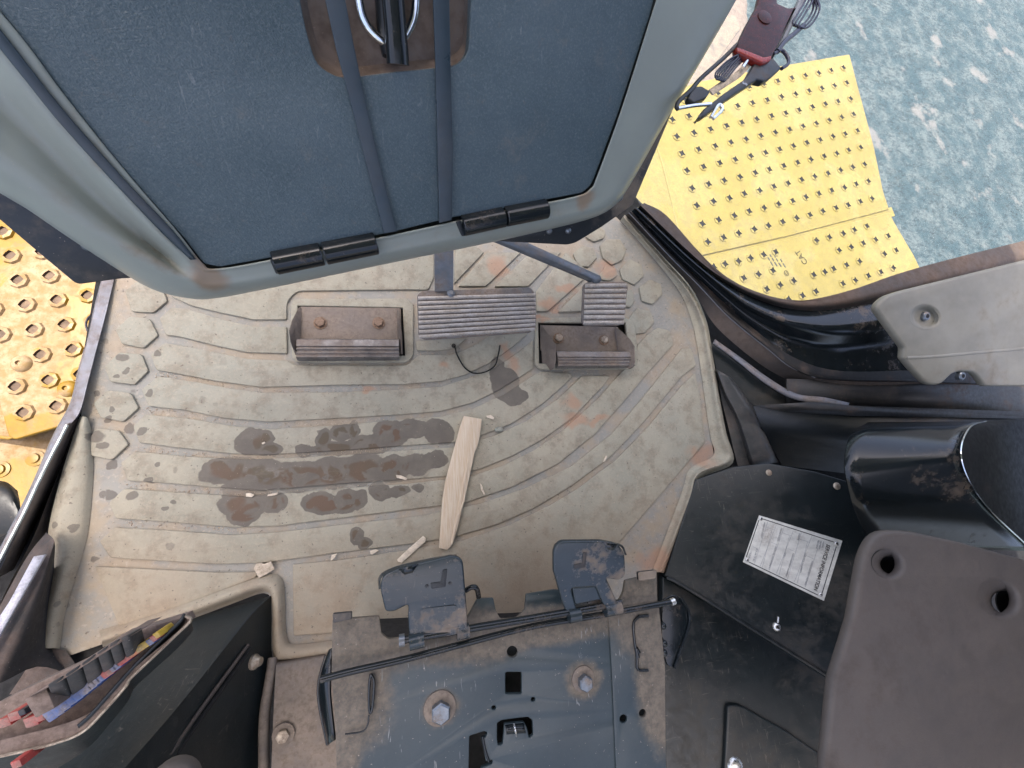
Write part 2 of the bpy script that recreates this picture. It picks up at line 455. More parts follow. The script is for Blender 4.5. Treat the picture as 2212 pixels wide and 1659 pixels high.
def corner_dirt(m, spots):
    t = m.node_tree; b = t.nodes['Principled BSDF']; src = b.inputs['Base Color'].links[0].from_socket
    g = t.nodes.new('ShaderNodeNewGeometry'); nz = t.nodes.new('ShaderNodeTexNoise'); nz.inputs['Scale'].default_value = 38; nz.inputs['Detail'].default_value = 6
    t.links.new(g.outputs['Position'], nz.inputs['Vector'])
    for c, rad, col in spots:
        d = t.nodes.new('ShaderNodeVectorMath'); d.operation = 'DISTANCE'; t.links.new(g.outputs['Position'], d.inputs[0]); d.inputs[1].default_value = c
        k = t.nodes.new('ShaderNodeMath'); k.operation = 'MULTIPLY_ADD'; t.links.new(nz.outputs['Fac'], k.inputs[0]); k.inputs[1].default_value = rad*1.6; t.links.new(d.outputs['Value'], k.inputs[2])
        mr = t.nodes.new('ShaderNodeMapRange'); mr.interpolation_type = 'SMOOTHSTEP'; t.links.new(k.outputs[0], mr.inputs['Value'])
        mr.inputs['From Min'].default_value = rad*1.9; mr.inputs['From Max'].default_value = rad*1.1; mr.inputs['To Min'].default_value = 0; mr.inputs['To Max'].default_value = .75
        mx = t.nodes.new('ShaderNodeMix'); mx.data_type = 'RGBA'; t.links.new(mr.outputs['Result'], mx.inputs[0]); t.links.new(src, mx.inputs[6]); mx.inputs[7].default_value = (*col, 1); src = mx.outputs[2]
    t.links.new(src, b.inputs['Base Color'])
M['beige_cover'] = worn('pale_grey_cover', (.185, .175, .14), (.24, .18, .13), .14, 4, .5, bump=.12, bscale=500, speck=.05)
M['pad'] = worn('grey_moulded_pad', (.105, .088, .075), (.135, .108, .09), .3, 3, .6, bump=.3, bscale=420, speck=.04, base2=(.088, .076, .068))
M['yellow'] = None
M['steel_brown'] = worn('dirty_brown_steel', (.12, .10, .085), (.27, .215, .165), .5, 16, .42, metal=.25, bump=.4, bscale=300, speck=.15)
M['pedal'] = worn('worn_pedal_steel', (.52, .49, .45), (.48, .41, .33), .42, 28, .28, metal=.12, bump=.3, bscale=300, speck=.2, base2=(.36, .33, .30))
M['pedal_dark'] = worn('dirty_ribbed_bar', (.19, .185, .18), (.26, .20, .15), .40, 18, .30, metal=.3, bump=.25, bscale=300, base2=(.11, .10, .095))
M['arm'] = worn('grey_painted_arm', (.13, .145, .16), (.30, .24, .19), .30, 20, .35, metal=.3, bump=.1, speck=.2, base2=(.17, .19, .21))
M['bolt_rust'] = worn('rusty_bolt', (.19, .13, .09), (.26, .17, .11), .6, 40, .55, metal=.3, bump=.4, bscale=300)
M['bolt_brass'] = worn('dusty_zinc_bolt', (.36, .31, .24), (.30, .22, .16), .4, 60, .35, metal=.7, bump=.2, bscale=300)
M['bolt_steel'] = worn('dark_steel_bolt', (.17, .19, .21), (.28, .21, .15), .25, 60, .34, metal=.7, bump=.2, bscale=300)
M['zinc'] = worn('bright_zinc', (.62, .62, .60), (.33, .27, .21), .15, 60, .25, metal=.9, bump=.1)
M['sill'] = worn('scratched_grey_sill', (.17, .18, .20), (.26, .21, .18), .35, 12, .4, metal=.3, bump=.2, scratch=.6, base2=(.22, .23, .26))
M['sill_edge'] = worn('worn_bright_edge', (.55, .62, .60), (.3, .26, .22), .2, 60, .3, metal=.6)
M['rubber_black'] = worn('black_rubber_seal', (.011, .011, .011), (.14, .10, .075), .18, 11, .5, bump=.3, bscale=300, speck=.15)
M['lip_brown'] = worn('dusty_rubber_lip', (.022, .019, .017), (.14, .09, .062), .38, 7, .55, bump=.2, bscale=300, soft=.3)
M['flange_dust'] = worn('dusty_floor_flange', (.045, .038, .034), (.16, .12, .095), .5, 8, .7, bump=.3, bscale=300, soft=.2)
M['foam'] = worn('sooty_foam_strip', (.035, .032, .030), (.16, .12, .10), .4, 14, .9, bump=.9, bscale=160, speck=.2)
M['pale_strip'] = worn('pale_speckled_strip', (.42, .42, .46), (.20, .19, .20), .3, 60, .5, bump=.1, speck=0)
M['wood'] = None
M['matt_black'] = worn('matt_black_inside', (.010, .011, .012), (.06, .05, .045), .1, 9, .65, speck=0, spec=.2)
M['channel'] = worn('grey_black_steel', (.050, .052, .052), (.15, .12, .10), .3, 9, .36, metal=.2, bump=.15, scratch=.4)
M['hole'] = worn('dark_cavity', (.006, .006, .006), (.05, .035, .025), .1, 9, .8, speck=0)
M['plate_white'] = worn('cream_sticker', (.62, .61, .55), (.45, .38, .30), .12, 20, .45, bump=.03, speck=0)
M['ink'] = worn('black_ink', (.03, .03, .035), (.1, .1, .1), 0, 20, .5, speck=0)
M['ink_grey'] = worn('grey_ink', (.30, .30, .31), (.4, .4, .4), 0, 20, .5, speck=0)
M['red_dark'] = worn('smoked_red_plastic', (.022, .005, .004), (.10, .03, .02), .0, 30, .3, bump=.03, speck=0, spec=.2, base2=(.045, .008, .006))
M['red_trim'] = worn('red_trim', (.20, .02, .013), (.3, .1, .06), .1, 30, .25, speck=0)
M['grey_case'] = worn('grey_case', (.11, .115, .12), (.3, .25, .2), .1, 30, .35, speck=0)
M['fuse_blue'] = worn('dusty_blue_fuse', (.05, .12, .33), (.34, .29, .25), .5, 60, .5, bump=.1)
M['fuse_red'] = worn('dusty_red_fuse', (.38, .06, .05), (.38, .26, .21), .45, 60, .5, bump=.1)
M['fuse_yellow'] = worn('dusty_yellow_fuse', (.50, .33, .04), (.38, .29, .2), .35, 60, .5, bump=.1)
M['fuse_orange'] = worn('dusty_orange_fuse', (.52, .16, .04), (.38, .26, .2), .4, 60, .5, bump=.1)
M['relay'] = worn('dusty_black_relay', (.035, .035, .034), (.20, .165, .14), .35, 30, .6, bump=.2)
M['relay_side'] = worn('brown_dusty_block', (.13, .10, .085), (.25, .185, .145), .8, 20, .8, bump=.3)
M['card'] = worn('brown_card', (.46, .385, .29), (.35, .28, .2), .3, 60, .85, bump=.3, speck=0)
M['paper'] = worn('pale_chip', (.56, .48, .37), (.45, .35, .26), .2, 60, .8, speck=0)
M['stone'] = worn('grey_green_stone', (.22, .24, .20), (.38, .33, .26), .4, 90, .8, bump=.8, bscale=300)
def panel_mat():
    s = NT('grained_dark_panel')
    n1 = s.noise(4, 6, .68); n2 = s.noise(60, 5, .7); n3 = s.noise(620, 3, .6, stretch=(1, 1.8, 1, .5)); n4 = s.noise(240, 4, .6, stretch=(1, 1.7, 1, .5))
    c = s.mix(s.ramp(n1, .3, .7), (.050, .085, .102), (.084, .122, .142))
    c = s.mix(s.math('MULTIPLY', s.ramp(s.noise(420, 4, .7), .45, .75), .6), c, (.17, .205, .22))
    c = s.mix(s.math('MULTIPLY', s.ramp(n4, .5, .8), .25), c, (.16, .19, .20))
    c = s.mix(s.math('MULTIPLY', s.ramp(n2, .60, .74), .30), c, (.19, .155, .13))
    sm_ = s.math('MULTIPLY', s.ramp(s.noise(13, 6, .7, dist=.8), .54, .70), s.ramp(n2, .4, .6))
    c = s.mix(s.math('MULTIPLY', sm_, .35), c, (.20, .19, .17))
    sc = s.math('MULTIPLY', s.ramp(s.noise(24, 3, .5, dist=1.8, stretch=(6, .8, 1, .5)), .665, .70), s.ramp(n1, .45, .6))
    c = s.mix(s.math('MULTIPLY', sc, .35), c, (.26, .29, .30))
    nb = s.bump(s.math('ADD', n3, n4), .9, .0011)
    return s.out(c, s.ramp(n2, .3, .7, .30, .42), 0, nb, .6)
M['panel'] = panel_mat()
M['recess'] = worn('dusty_recess', (.12, .11, .105), (.25, .175, .125), .58, 7, .6, bump=.3, bscale=500, soft=.22)
M['strap'] = worn('blue_black_strap', (.028, .044, .056), (.13, .13, .14), .25, 6, .30, bump=.1, bscale=900, speck=0, soft=.3)
def seat_mat():
    s = NT('dusty_seat_base_plate')
    xyz = s.n('ShaderNodeSeparateXYZ'); s.l(s.geo.outputs['Position'], xyz.inputs[0])
    n1 = s.noise(7, 6, .62); n2 = s.noise(80, 5, .7); n3 = s.noise(700, 2, .5)
    # dust lies along the front edge, around the bolts and down the left side
    e = [(760, 1400, 150, 90), (1000, 1380, 190, 52), (1230, 1345, 150, 40), (1400, 1320, 70, 90), (760, 1500, 90, 110), (952, 1530, 38, 40), (1261, 1465, 34, 36), (735, 1600, 40, 120), (1420, 1480, 40, 120)]
    acc = None
    for (x, y, rx, ry) in e:
        c0 = P(x, y, .22); sx = 1/((P(x+rx, y, .22)-P(x-rx, y, .22)).length/2); sy = 1/((P(x, y+ry, .22)-P(x, y-ry, .22)).length/2)
        k = s.n('ShaderNodeVectorMath', operation='MULTIPLY_ADD'); s.l(s.geo.outputs['Position'], k.inputs[0])
        k.inputs[1].default_value = (sx, sy, 0); k.inputs[2].default_value = (-c0.x*sx, -c0.y*sy, 0)
        ln = s.n('ShaderNodeVectorMath', operation='LENGTH'); s.l(k.outputs[0], ln.inputs[0])
        acc = ln.outputs['Value'] if acc is None else s.math('SMOOTH_MIN', acc, ln.outputs['Value'], .2)
    q = s.math('ADD', acc, s.math('MULTIPLY_ADD', n1, 1.2, s.math('MULTIPLY', n2, .5)))
    f = s.ramp(q, 2.25, 1.6, .06, .97)
    f = s.math('MULTIPLY', f, s.ramp(s.noise(260, 3, .7), .3, .6, .72, 1))
    c = s.mix(s.ramp(n1, .3, .7), (.018, .034, .041), (.032, .052, .060))
    c = s.mix(f, c, s.mix(s.ramp(n2, .35, .7), (.20, .165, .125), (.125, .105, .082)))
    sc = s.math('MULTIPLY', s.ramp(s.noise(22, 3, .5, dist=2.2, stretch=(6, .9, 1, .7)), .66, .70), s.ramp(s.noise(6, 2, .5), .48, .6))
    c = s.mix(s.math('MULTIPLY', sc, .6), c, (.34, .34, .33))
    c = s.mix(s.ramp(s.noise(330, 2, .5), .72, .76, 0, .5), c, (.5, .43, .36))
    r = s.ramp(f, 0, .9, .30, .85)
    nb = s.bump(s.math('ADD', n2, s.math('MULTIPLY', n3, .6)), .16, .0008)
    return s.out(c, r, 0, nb, .5)
M['seat_steel'] = seat_mat()
def yellow_mat(name, base, dirt, damt, scale, pale):
    s = NT(name)
    n1 = s.noise(scale, 5, .6, dist=.4); n2 = s.noise(scale*9, 5, .7); n3 = s.noise(220, 3, .6)
    c = s.mix(s.ramp(n2, .3, .7), base, tuple(v*.82 for v in base))
    f = s.ramp(s.math('MULTIPLY_ADD', n2, .22, n1), damt-.03, damt+.03)
    c = s.mix(s.math('MULTIPLY', f, .88), c, s.mix(s.ramp(n2, .35, .65), pale, dirt))
    c = s.mix(s.ramp(n3, .58, .70, 0, .6), c, (.13, .09, .045))
    nb = s.bump(n2, .3, .002)
    return s.out(c, s.ramp(f, 0, 1, .42, .85), 0, nb, .4)
M['yellow'] = yellow_mat('dusty_yellow_tread', (.22, .125, .010), (.20, .13, .06), .60, 5.5, (.29, .215, .14))
M['yellow_r'] = yellow_mat('pale_yellow_tread', (.27, .20, .042), (.23, .175, .065), .64, 5, (.28, .22, .072))
M['stud_dark'] = worn('dark_stud_opening', (.07, .045, .03), (.22, .15, .10), .3, 40, .8, speck=0)
M['stud_dark_r'] = worn('grey_stud_opening', (.010, .008, .007), (.05, .035, .02), .1, 40, .9, speck=0, spec=.02)
def wood_mat():
    s = NT('split_softwood')
    w = s.noise(55, 5, .6, stretch=(6.5, .35, 1, math.radians(-13)))
    w2 = s.noise(170, 3, .6, stretch=(7, .25, 1, math.radians(-13)))
    c = s.mix(s.ramp(w, .35, .65), (.62, .53, .40), (.55, .43, .30))
    c = s.mix(s.ramp(w2, .55, .72, 0, .6), c, (.44, .27, .17))
    c = s.mix(s.ramp(s.noise(40, 4, .6), .6, .75, 0, .5), c, (.66, .56, .45))
    return s.out(c, .75, 0, s.bump(s.math('ADD', w, w2), .5, .0012), .3)
M['wood'] = wood_mat()
def ground_mat():
    s = NT('blue_grey_gravel')
    n1 = s.noise(1.1, 5, .6); n2 = s.noise(4.5, 6, .72); n3 = s.noise(21, 6, .8, stretch=(1, 1.7, 1, .4)); n5 = s.noise(100, 2, .7)
    c = s.mix(s.ramp(n2, .40, .62), (.026, .058, .070), (.098, .125, .132))
    c = s.mix(s.ramp(n3, .46, .62, 0, .8), c, (.008, .022, .028))
    c = s.mix(s.ramp(n5, .60, .70, 0, .55), c, (.36, .40, .41))
    c = s.mix(s.ramp(s.math('MULTIPLY_ADD', n2, .22, s.noise(2.9, 4, .55)), .70, .80, 0, .6), c, (.24, .215, .205))  # pale pinkish patches: sunlit dapple painted into the gravel colour
    return s.out(c, .8, 0, s.bump(n3, .8, .03), .4)
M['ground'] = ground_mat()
M['earth'] = worn('pink_gravel_bank', (.15, .115, .095), (.22, .17, .14), .5, 3, .9, bump=.8, bscale=60)
def glass_mat():
    s = NT('dusty_window_glass')
    s.t.nodes.remove(s.b)
    tr = s.n('ShaderNodeBsdfTransparent'); tr.inputs[0].default_value = (.95, .97, .95, 1)
    gl = s.n('ShaderNodeBsdfGlossy'); gl.inputs['Roughness'].default_value = .03
    df = s.n('ShaderNodeBsdfDiffuse'); df.inputs[0].default_value = (.62, .62, .58, 1)
    tl = s.n('ShaderNodeBsdfTranslucent'); tl.inputs[0].default_value = (.62, .62, .58, 1)
    ad = s.n('ShaderNodeMixShader'); ad.inputs[0].default_value = .6; s.l(df.outputs[0], ad.inputs[1]); s.l(tl.outputs[0], ad.inputs[2])
    fr = s.n('ShaderNodeFresnel'); fr.inputs[0].default_value = 1.45
    m1 = s.n('ShaderNodeMixShader'); s.l(s.math('MULTIPLY', fr.outputs[0], .10), m1.inputs[0]); s.l(tr.outputs[0], m1.inputs[1]); s.l(gl.outputs[0], m1.inputs[2])
    d = s.math('ADD', s.ramp(s.noise(10, 5, .65), .35, .8, .0, .022), s.ramp(s.noise(240, 3, .6), .70, .76, 0, .08))
    m2 = s.n('ShaderNodeMixShader'); s.l(d, m2.inputs[0]); s.l(m1.outputs[0], m2.inputs[1]); s.l(ad.outputs[0], m2.inputs[2])
    s.l(m2.outputs[0], s.t.nodes['Material Output'].inputs[0])
    return s.m
M['glass'] = glass_mat()
M['headliner'] = worn('grey_headliner', (.52, .49, .43), (.35, .3, .25), .1, 3, .9, speck=0)
M['chrome'] = worn('polished_wire', (.75, .78, .80), (.4, .35, .3), .05, 60, .12, metal=1.0, bump=0.02, speck=0)
M['wire'] = worn('blue_black_cable', (.020, .020, .035), (.2, .17, .15), .05, 40, .22, bump=.02, speck=0)
M['levers'] = worn('dusty_black_lever', (.022, .031, .036), (.25, .20, .155), .30, 11, .20, bump=.12, scratch=.2, soft=.06, seed=3.0)

# ================================================================== SETTING
def grid_obj(name, x0, x1, y0, y1, z, mat, n=4):
    bm = bmesh.new()
    V = [[bm.verts.new((x0+(x1-x0)*i/n, y0+(y1-y0)*j/n, z)) for i in range(n+1)] for j in range(n+1)]
    for j in range(n):
        for i in range(n): bm.faces.new((V[j][i], V[j][i+1], V[j+1][i+1], V[j+1][i]))
    return bm_obj(name, bm, mat, None, None)
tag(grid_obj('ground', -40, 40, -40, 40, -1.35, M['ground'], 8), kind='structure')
floor_px = [(215, 560), (330, 300), (1330, 380), (1408, 462), (1502, 600), (1560, 675), (1740, 812), (1900, 862), (2420, 900), (2420, 1900), (-240, 1900), (-200, 1500), (-140, 1250), (50, 1130), (160, 880)]
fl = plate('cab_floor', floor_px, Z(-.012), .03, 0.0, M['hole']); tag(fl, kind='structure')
# cab roof and rear wall shade the inside (both out of the frame)
roof = bmesh.new()
bmesh.ops.create_cube(roof, size=1, matrix=Matrix.Translation((.24, .11, 1.83)) @ Matrix.Diagonal((2.30, 1.46, .06, 1)))
bmesh.ops.create_cube(roof, size=1, matrix=Matrix.Translation((.15, .985, 1.83)) @ Matrix.Diagonal((.80, .285, .05, 1)))  # unseen front lip, added to shade the hanging gadget and the glass
tag(bm_obj('unseen_cab_roof', roof, M['headliner']), kind='structure')
rw = bmesh.new()
bmesh.ops.create_cube(rw, size=1, matrix=Matrix.Translation((.15, -1.14, .34)) @ Matrix.Diagonal((1.94, .05, .68, 1)))
tag(bm_obj('unseen_cab_rear_wall', rw, M['headliner']), kind='structure')

rq = bmesh.new()
bmesh.ops.create_cube(rq, size=1, matrix=Matrix.Translation((1.30, -.52, 1.05)) @ Matrix.Diagonal((.05, 1.30, 1.50, 1)))  # out of view, added to block light and darken the right side
tag(bm_obj('added_unseen_side_wall', rq, M['dark_console']), kind='structure')

# ================================================================== FLOOR MAT
ZG, ZP = .0015, .0065        # groove level / pad level
G = Z(ZG); PD = Z(ZP)
mat_t = T('floor_mat', 'dusty grey-green rubber floor mat with raised curved bands and oil stains under the pedals', 'floor mat', P(870, 1000, 0))
mat_outline = [(246, 606), (300, 480), (420, 420), (1250, 400), (1335, 472), (1420, 560), (1480, 640), (1500, 700), (1512, 760), (1524, 850), (1536, 940), (1543, 986), (1492, 1014), (1472, 1072), (1412, 1236),
               (1300, 1330), (1100, 1385), (760, 1395), (640, 1412), (604, 1420), (596, 1300), (586, 1272), (400, 1330), (218, 1393), (140, 1420), (80, 1393), (92, 1330), (117, 1216), (110, 1150), (140, 1010), (173, 916), (176, 880), (205, 740)]
hole_L = [(643, 660), (870, 664), (875, 768), (641, 768)]
hole_R = [(1163, 697), (1352, 697), (1360, 785), (1165, 785)]
plate('base_sheet', mat_outline, G, .010, .001, M['rubber'], mat_t, holes=[hole_L, hole_R])
bands = [
 # A
 [(330, 600), (372, 641), (413, 660), (480, 676), (547, 690), (619, 690, 3), (619, 652, 10), (640, 628, 14), (880, 625), (925, 626, 6), (937, 600), (937, 520), (600, 480)],
 # B
 [(370, 664, 3), (400, 667), (480, 690), (547, 705), (619, 706, 3), (620, 763, 3), (533, 761), (460, 745), (383, 726), (358, 724, 5), (344, 687, 5)],
 # B right of the left footrest
 [(899, 737, 3), (1008, 731), (984, 752), (954, 757), (900, 757, 4)],
 # C
 [(353, 741, 3), (380, 744), (460, 760), (533, 775), (622, 779), (637, 789, 6), (880, 789, 8), (904, 767, 6), (971, 767), (1000, 758), (1024, 746), (1057, 726), (1085, 698), (1128, 694), (1139, 722), (1104, 752), (1054, 786), (1004, 810), (954, 823), (871, 830), (737, 831), (567, 836), (467, 823), (400, 810), (337, 799, 4), (325, 766, 5)],
 # D
 [(340, 813, 3), (433, 827), (500, 840), (567, 848), (737, 847), (871, 841), (954, 835), (1014, 816), (1071, 793), (1121, 760), (1151, 735), (1151, 796), (1121, 816), (1071, 846), (1021, 870), (954, 888), (871, 895), (737, 903), (583, 911), (483, 903), (400, 886), (320, 877, 4), (305, 841, 5)],
 # E
 [(313, 895, 3), (400, 903), (500, 920), (583, 927), (737, 918), (871, 906), (954, 900), (1021, 883), (1087, 853), (1154, 810), (1170, 803, 5), (1232, 806, 3), (1237, 813), (1214, 836), (1171, 873), (1104, 916), (1037, 941), (984, 955), (871, 963), (737, 973), (567, 983), (500, 980), (367, 965), (300, 956, 4), (287, 921, 5)],
 # F
 [(290, 975, 3), (400, 986), (533, 993), (737, 984), (871, 973), (984, 966), (1071, 940), (1137, 910), (1204, 863), (1257, 812, 3), (1318, 812, 3), (1304, 833), (1237, 903), (1171, 950), (1104, 986), (1037, 1013), (971, 1028), (871, 1036), (737, 1045), (567, 1060), (467, 1053), (350, 1043), (275, 1038, 4), (260, 1000, 5)],
 # G
 [(267, 1056, 3), (400, 1065), (533, 1073), (737, 1055), (871, 1046), (1011, 1031), (1087, 1006), (1154, 973), (1221, 926), (1287, 866), (1335, 812), (1372, 776), (1378, 745), (1400, 722), (1421, 708, 4), (1447, 714, 5), (1455, 744, 5), (1404, 800), (1354, 860), (1287, 936), (1204, 1003), (1104, 1053), (1004, 1086), (871, 1102), (737, 1119), (600, 1136), (500, 1139), (367, 1128), (250, 1120, 4), (234, 1087, 5)],
 # H
 [(247, 1140, 3), (367, 1146), (500, 1156), (600, 1150), (737, 1134), (904, 1115), (1037, 1089), (1137, 1054), (1237, 1006), (1321, 938), (1387, 862), (1474, 752, 4), (1493, 752, 5), (1504, 790, 5), (1474, 812), (1387, 916), (1321, 985), (1237, 1048), (1154, 1098), (1071, 1134), (977, 1161), (871, 1177), (737, 1193), (567, 1216), (467, 1219), (333, 1211), (238, 1205, 5), (214, 1169, 5)],
 # I left
 [(204, 1224, 4), (333, 1230), (467, 1237), (560, 1236, 3), (550, 1249), (400, 1305), (257, 1353, 4)],
 # I right
 [(632, 1220, 3), (737, 1210), (871, 1190), (1000, 1168), (1100, 1135), (1187, 1093), (1247, 1057), (1330, 994), (1404, 918), (1474, 832), (1502, 806, 4), (1512, 860), (1524, 955, 6), (1474, 1013), (1400, 1100), (1337, 1172), (1230, 1262), (1120, 1328), (960, 1352), (717, 1367), (634, 1374, 4)],
 # upper right diagonal bands
 [(986, 500), (1045, 545), (981, 613, 3), (983, 560)],
 [(1052, 545), (1125, 545), (1050, 618, 3), (990, 618, 3)],
 [(1146, 545), (1212, 545), (1142, 618, 3), (1068, 619, 3)],
 [(1222, 545), (1270, 585), (1258, 606), (1184, 672, 3), (1160, 672), (1158, 630)],
 [(1258, 622), (1257, 672, 3), (1205, 674, 3)],
]
for b in bands: plate('raised_band', b, PD, .0055, .0014, M['rubber'], mat_t)
def hexpts(c, w, h, rot=0, pointy_side=True):
    out = []
    for k in range(6):
        a = math.pi/3*k + (0 if pointy_side else math.pi/6)
        x = w*math.cos(a); y = h*math.sin(a)*1.155
        out.append((c[0]+x*math.cos(rot)-y*math.sin(rot), c[1]+x*math.sin(rot)+y*math.cos(rot)))
    return out
hexL = [
 [(269, 628), (297, 606), (345, 610), (361, 650), (331, 675), (284, 673)],
 [(248, 711), (280, 683), (323, 689), (341, 724), (310, 752), (263, 743)],
 [(225, 792), (257, 761), (305, 765), (320, 801), (290, 831), (238, 825)],
 [(201, 872), (231, 843), (282, 849), (299, 881), (266, 911), (217, 902)],
 [(181, 960), (208, 926), (256, 930), (277, 960), (242, 993), (198, 985)],
]
for h in hexL: plate('hexagon_pad', h, PD, .0055, .0014, M['rubber'], mat_t, r=5)
hexR = [
 [(1268, 496), (1290, 486), (1308, 498), (1305, 514), (1284, 522), (1266, 512)],
 [(1296, 530), (1312, 516), (1340, 517), (1353, 538), (1345, 562), (1322, 572), (1302, 556)],
 [(1238, 548), (1258, 530), (1282, 536), (1290, 556), (1272, 576), (1250, 574)],
 [(1339, 583), (1360, 559), (1386, 572), (1391, 596), (1371, 615), (1345, 603)],
 [(1296, 592), (1310, 572), (1332, 580), (1334, 596), (1318, 606), (1300, 604)],
 [(1381, 620), (1405, 603), (1428, 614), (1431, 636), (1410, 657), (1387, 650)],
 [(1352, 630), (1366, 625), (1371, 650), (1362, 664), (1349, 662)],
 [(1357, 690), (1377, 665), (1405, 672), (1414, 695), (1394, 719), (1368, 722), (1361, 705)],
]
for h in hexR: plate('hexagon_pad', h, PD, .0055, .0014, M['rubber'], mat_t, r=3)
# moulded frames round the two footrest openings
for o, hh in (([(634, 645), (880, 644), (893, 658), (893, 768), (880, 783), (640, 783), (630, 770), (628, 658)], hole_L), ([(1158, 686), (1352, 684), (1372, 700), (1380, 780), (1366, 798), (1166, 798), (1155, 788)], hole_R)):
    plate('opening_rim', o, Z(.008), .007, .002, M['rubber'], mat_t, r=9, holes=[hh])
# right turned-up edge of the mat
in_ = [(1340, 476), (1410, 556), (1470, 634), (1496, 700), (1508, 760), (1521, 850), (1534, 940), (1541, 984), (1490, 1013), (1470, 1071), (1408, 1236)]
rg_ = [(1346, 468), (1424, 556), (1484, 624), (1518, 690), (1530, 748), (1547, 850), (1562, 935), (1576, 992), (1508, 1024), (1489, 1078), (1428, 1236)]
ot_ = [(1350, 464), (1430, 552), (1492, 620), (1524, 686), (1537, 748), (1553, 850), (1569, 935), (1583, 1000), (1512, 1034), (1495, 1084), (1436, 1240)]
skin('turned_up_edge', [rowz(in_, .003), rowz([((a[0]*.45+b[0]*.55), (a[1]*.45+b[1]*.55)) for a, b in zip(in_, rg_)], .010), rowz(rg_, .022), rowz(ot_, .004)], M['rubber'], mat_t, per=6, cross=3, sharp=75)
# left bulging lip of the mat
l0 = [(172, 900), (140, 1000), (118, 1080), (104, 1150), (112, 1165), (117, 1216), (96, 1310), (80, 1393)]
l1 = [(180, 900), (160, 1000), (140, 1080), (128, 1150), (136, 1180), (134, 1230), (112, 1310), (98, 1400)]
l2 = [(190, 905), (186, 1000), (176, 1080), (168, 1150), (160, 1190), (150, 1240), (128, 1320), (118, 1400)]
l3 = [(198, 930), (202, 1000), (198, 1080), (190, 1150), (178, 1200), (160, 1260), (140, 1330), (130, 1402)]
skin('side_lip', [rowz(l0, .004), rowz(l1, .016), rowz(l2, .012), rowz(l3, .0025)], M['rubber'], mat_t, per=6, cross=3, sharp=75)
# rim that runs round the left console
r0 = [(214, 1362), (300, 1335), (400, 1301), (500, 1265), (560, 1245), (592, 1240), (612, 1256), (616, 1300), (620, 1372), (640, 1392), (740, 1380)]
r1 = [(218, 1375), (300, 1347), (400, 1313), (500, 1277), (556, 1256), (584, 1254), (602, 1268), (606, 1310), (610, 1384), (638, 1404), (740, 1392)]
r2 = [(220, 1386), (300, 1359), (400, 1327), (500, 1290), (556, 1270), (580, 1270), (590, 1284), (594, 1320), (596, 1404), (620, 1421), (745, 1404)]
r3 = [(222, 1398), (300, 1373), (400, 1342), (500, 1305), (556, 1284), (576, 1283), (583, 1292), (586, 1330), (588, 1414), (612, 1430), (748, 1412)]
skin('rear_rim', [rowz(r0, .003), rowz(r1, .016), rowz(r2, .018), rowz(r3, -.006)], M['rubber'], mat_t, per=6, cross=3, sharp=75)

# small debris lying on the mat
def chip(name, label, catg, px, z, thick, mat, tilt=0):
    p = plate(name, px, Z(z), thick, thick*.2, mat, None, res=0)
    p.rotation_euler = (tilt, tilt*.6, 0)
    return tag(p, label, catg)
wd = T('wood_shim', 'long split softwood shim lying across the curved bands, squared end up', 'wood', P(1000, 1040, .009))
shim = [(1002, 898), (1041, 905), (1039, 925), (1034, 955), (1030, 968), (1026, 975), (1018, 1012), (1011, 1045), (1004, 1080), (996, 1110), (988, 1142), (980, 1170), (975, 1180), (966, 1188), (949, 1184), (950, 1165), (953, 1120), (956, 1080), (961, 1045), (966, 1026), (974, 994), (984, 958), (993, 925)]
plate('split_board', shim, Z(.0165), .0075, .0012, M['wood'], wd, res=1)
plate('raised_splinter', [(1003, 1064), (1006, 1066), (1004, 1082), (996, 1104), (990, 1118), (994, 1096), (1002, 1078)], Z(.0185), .003, .0006, M['wood'], wd, res=0)
plate('grain_ridge', [(1010, 990), (1014, 992), (996, 1090), (978, 1176), (973, 1178), (990, 1090)], Z(.0178), .002, .0006, M['wood'], wd, res=0)
tag(plate('wood_splinter', [(914, 1158), (920, 1163), (919, 1170), (868, 1216), (860, 1214), (858, 1209), (880, 1188)], Z(.0115), .003, .0008, M['paper'], res=1), 'thin pale splinter left of the wood shim tip, above the left lever', 'splinter')
tag(plate('card_scrap', [(548, 1229), (553, 1218), (563, 1216), (570, 1219), (585, 1213), (593, 1229), (575, 1241), (559, 1249)], Z(.0115), .0025, .0004, M['card'], res=0), 'torn brown card scrap above the corner of the left console', 'card')
tag(plate('paper_scrap', [(1050, 898), (1060, 896), (1068, 902), (1066, 906), (1052, 902)], Z(.0105), .002, .0003, M['paper'], res=0), 'small white paper scrap right of the shim top end', 'scrap')
bm = bmesh.new(); bmesh.ops.create_icosphere(bm, subdivisions=2, radius=1)
pc = P(1078, 928, .0075)
for v in bm.verts:
    v.co = Vector((v.co.x*.0095, v.co.y*.006, v.co.z*.005))*(1+random.uniform(-.18, .18)) + pc
tag(bm_obj('stone_chip', bm, M['stone'], None, 20), 'grey green stone chip right of the wood shim', 'stone')
tag(plate('wood_sliver', [(1037, 1044), (1041, 1048), (1048, 1068), (1045, 1069), (1039, 1058)], Z(.010), .002, .0004, M['paper'], res=0), 'tiny curved white sliver right of the shim middle', 'splinter')
tag(plate('wood_sliver', [(1309, 984), (1312, 985), (1308, 996), (1304, 998), (1305, 992)], Z(.010), .002, .0004, M['paper'], res=0), 'tiny white sliver on the outer bands at the right of the mat', 'splinter')
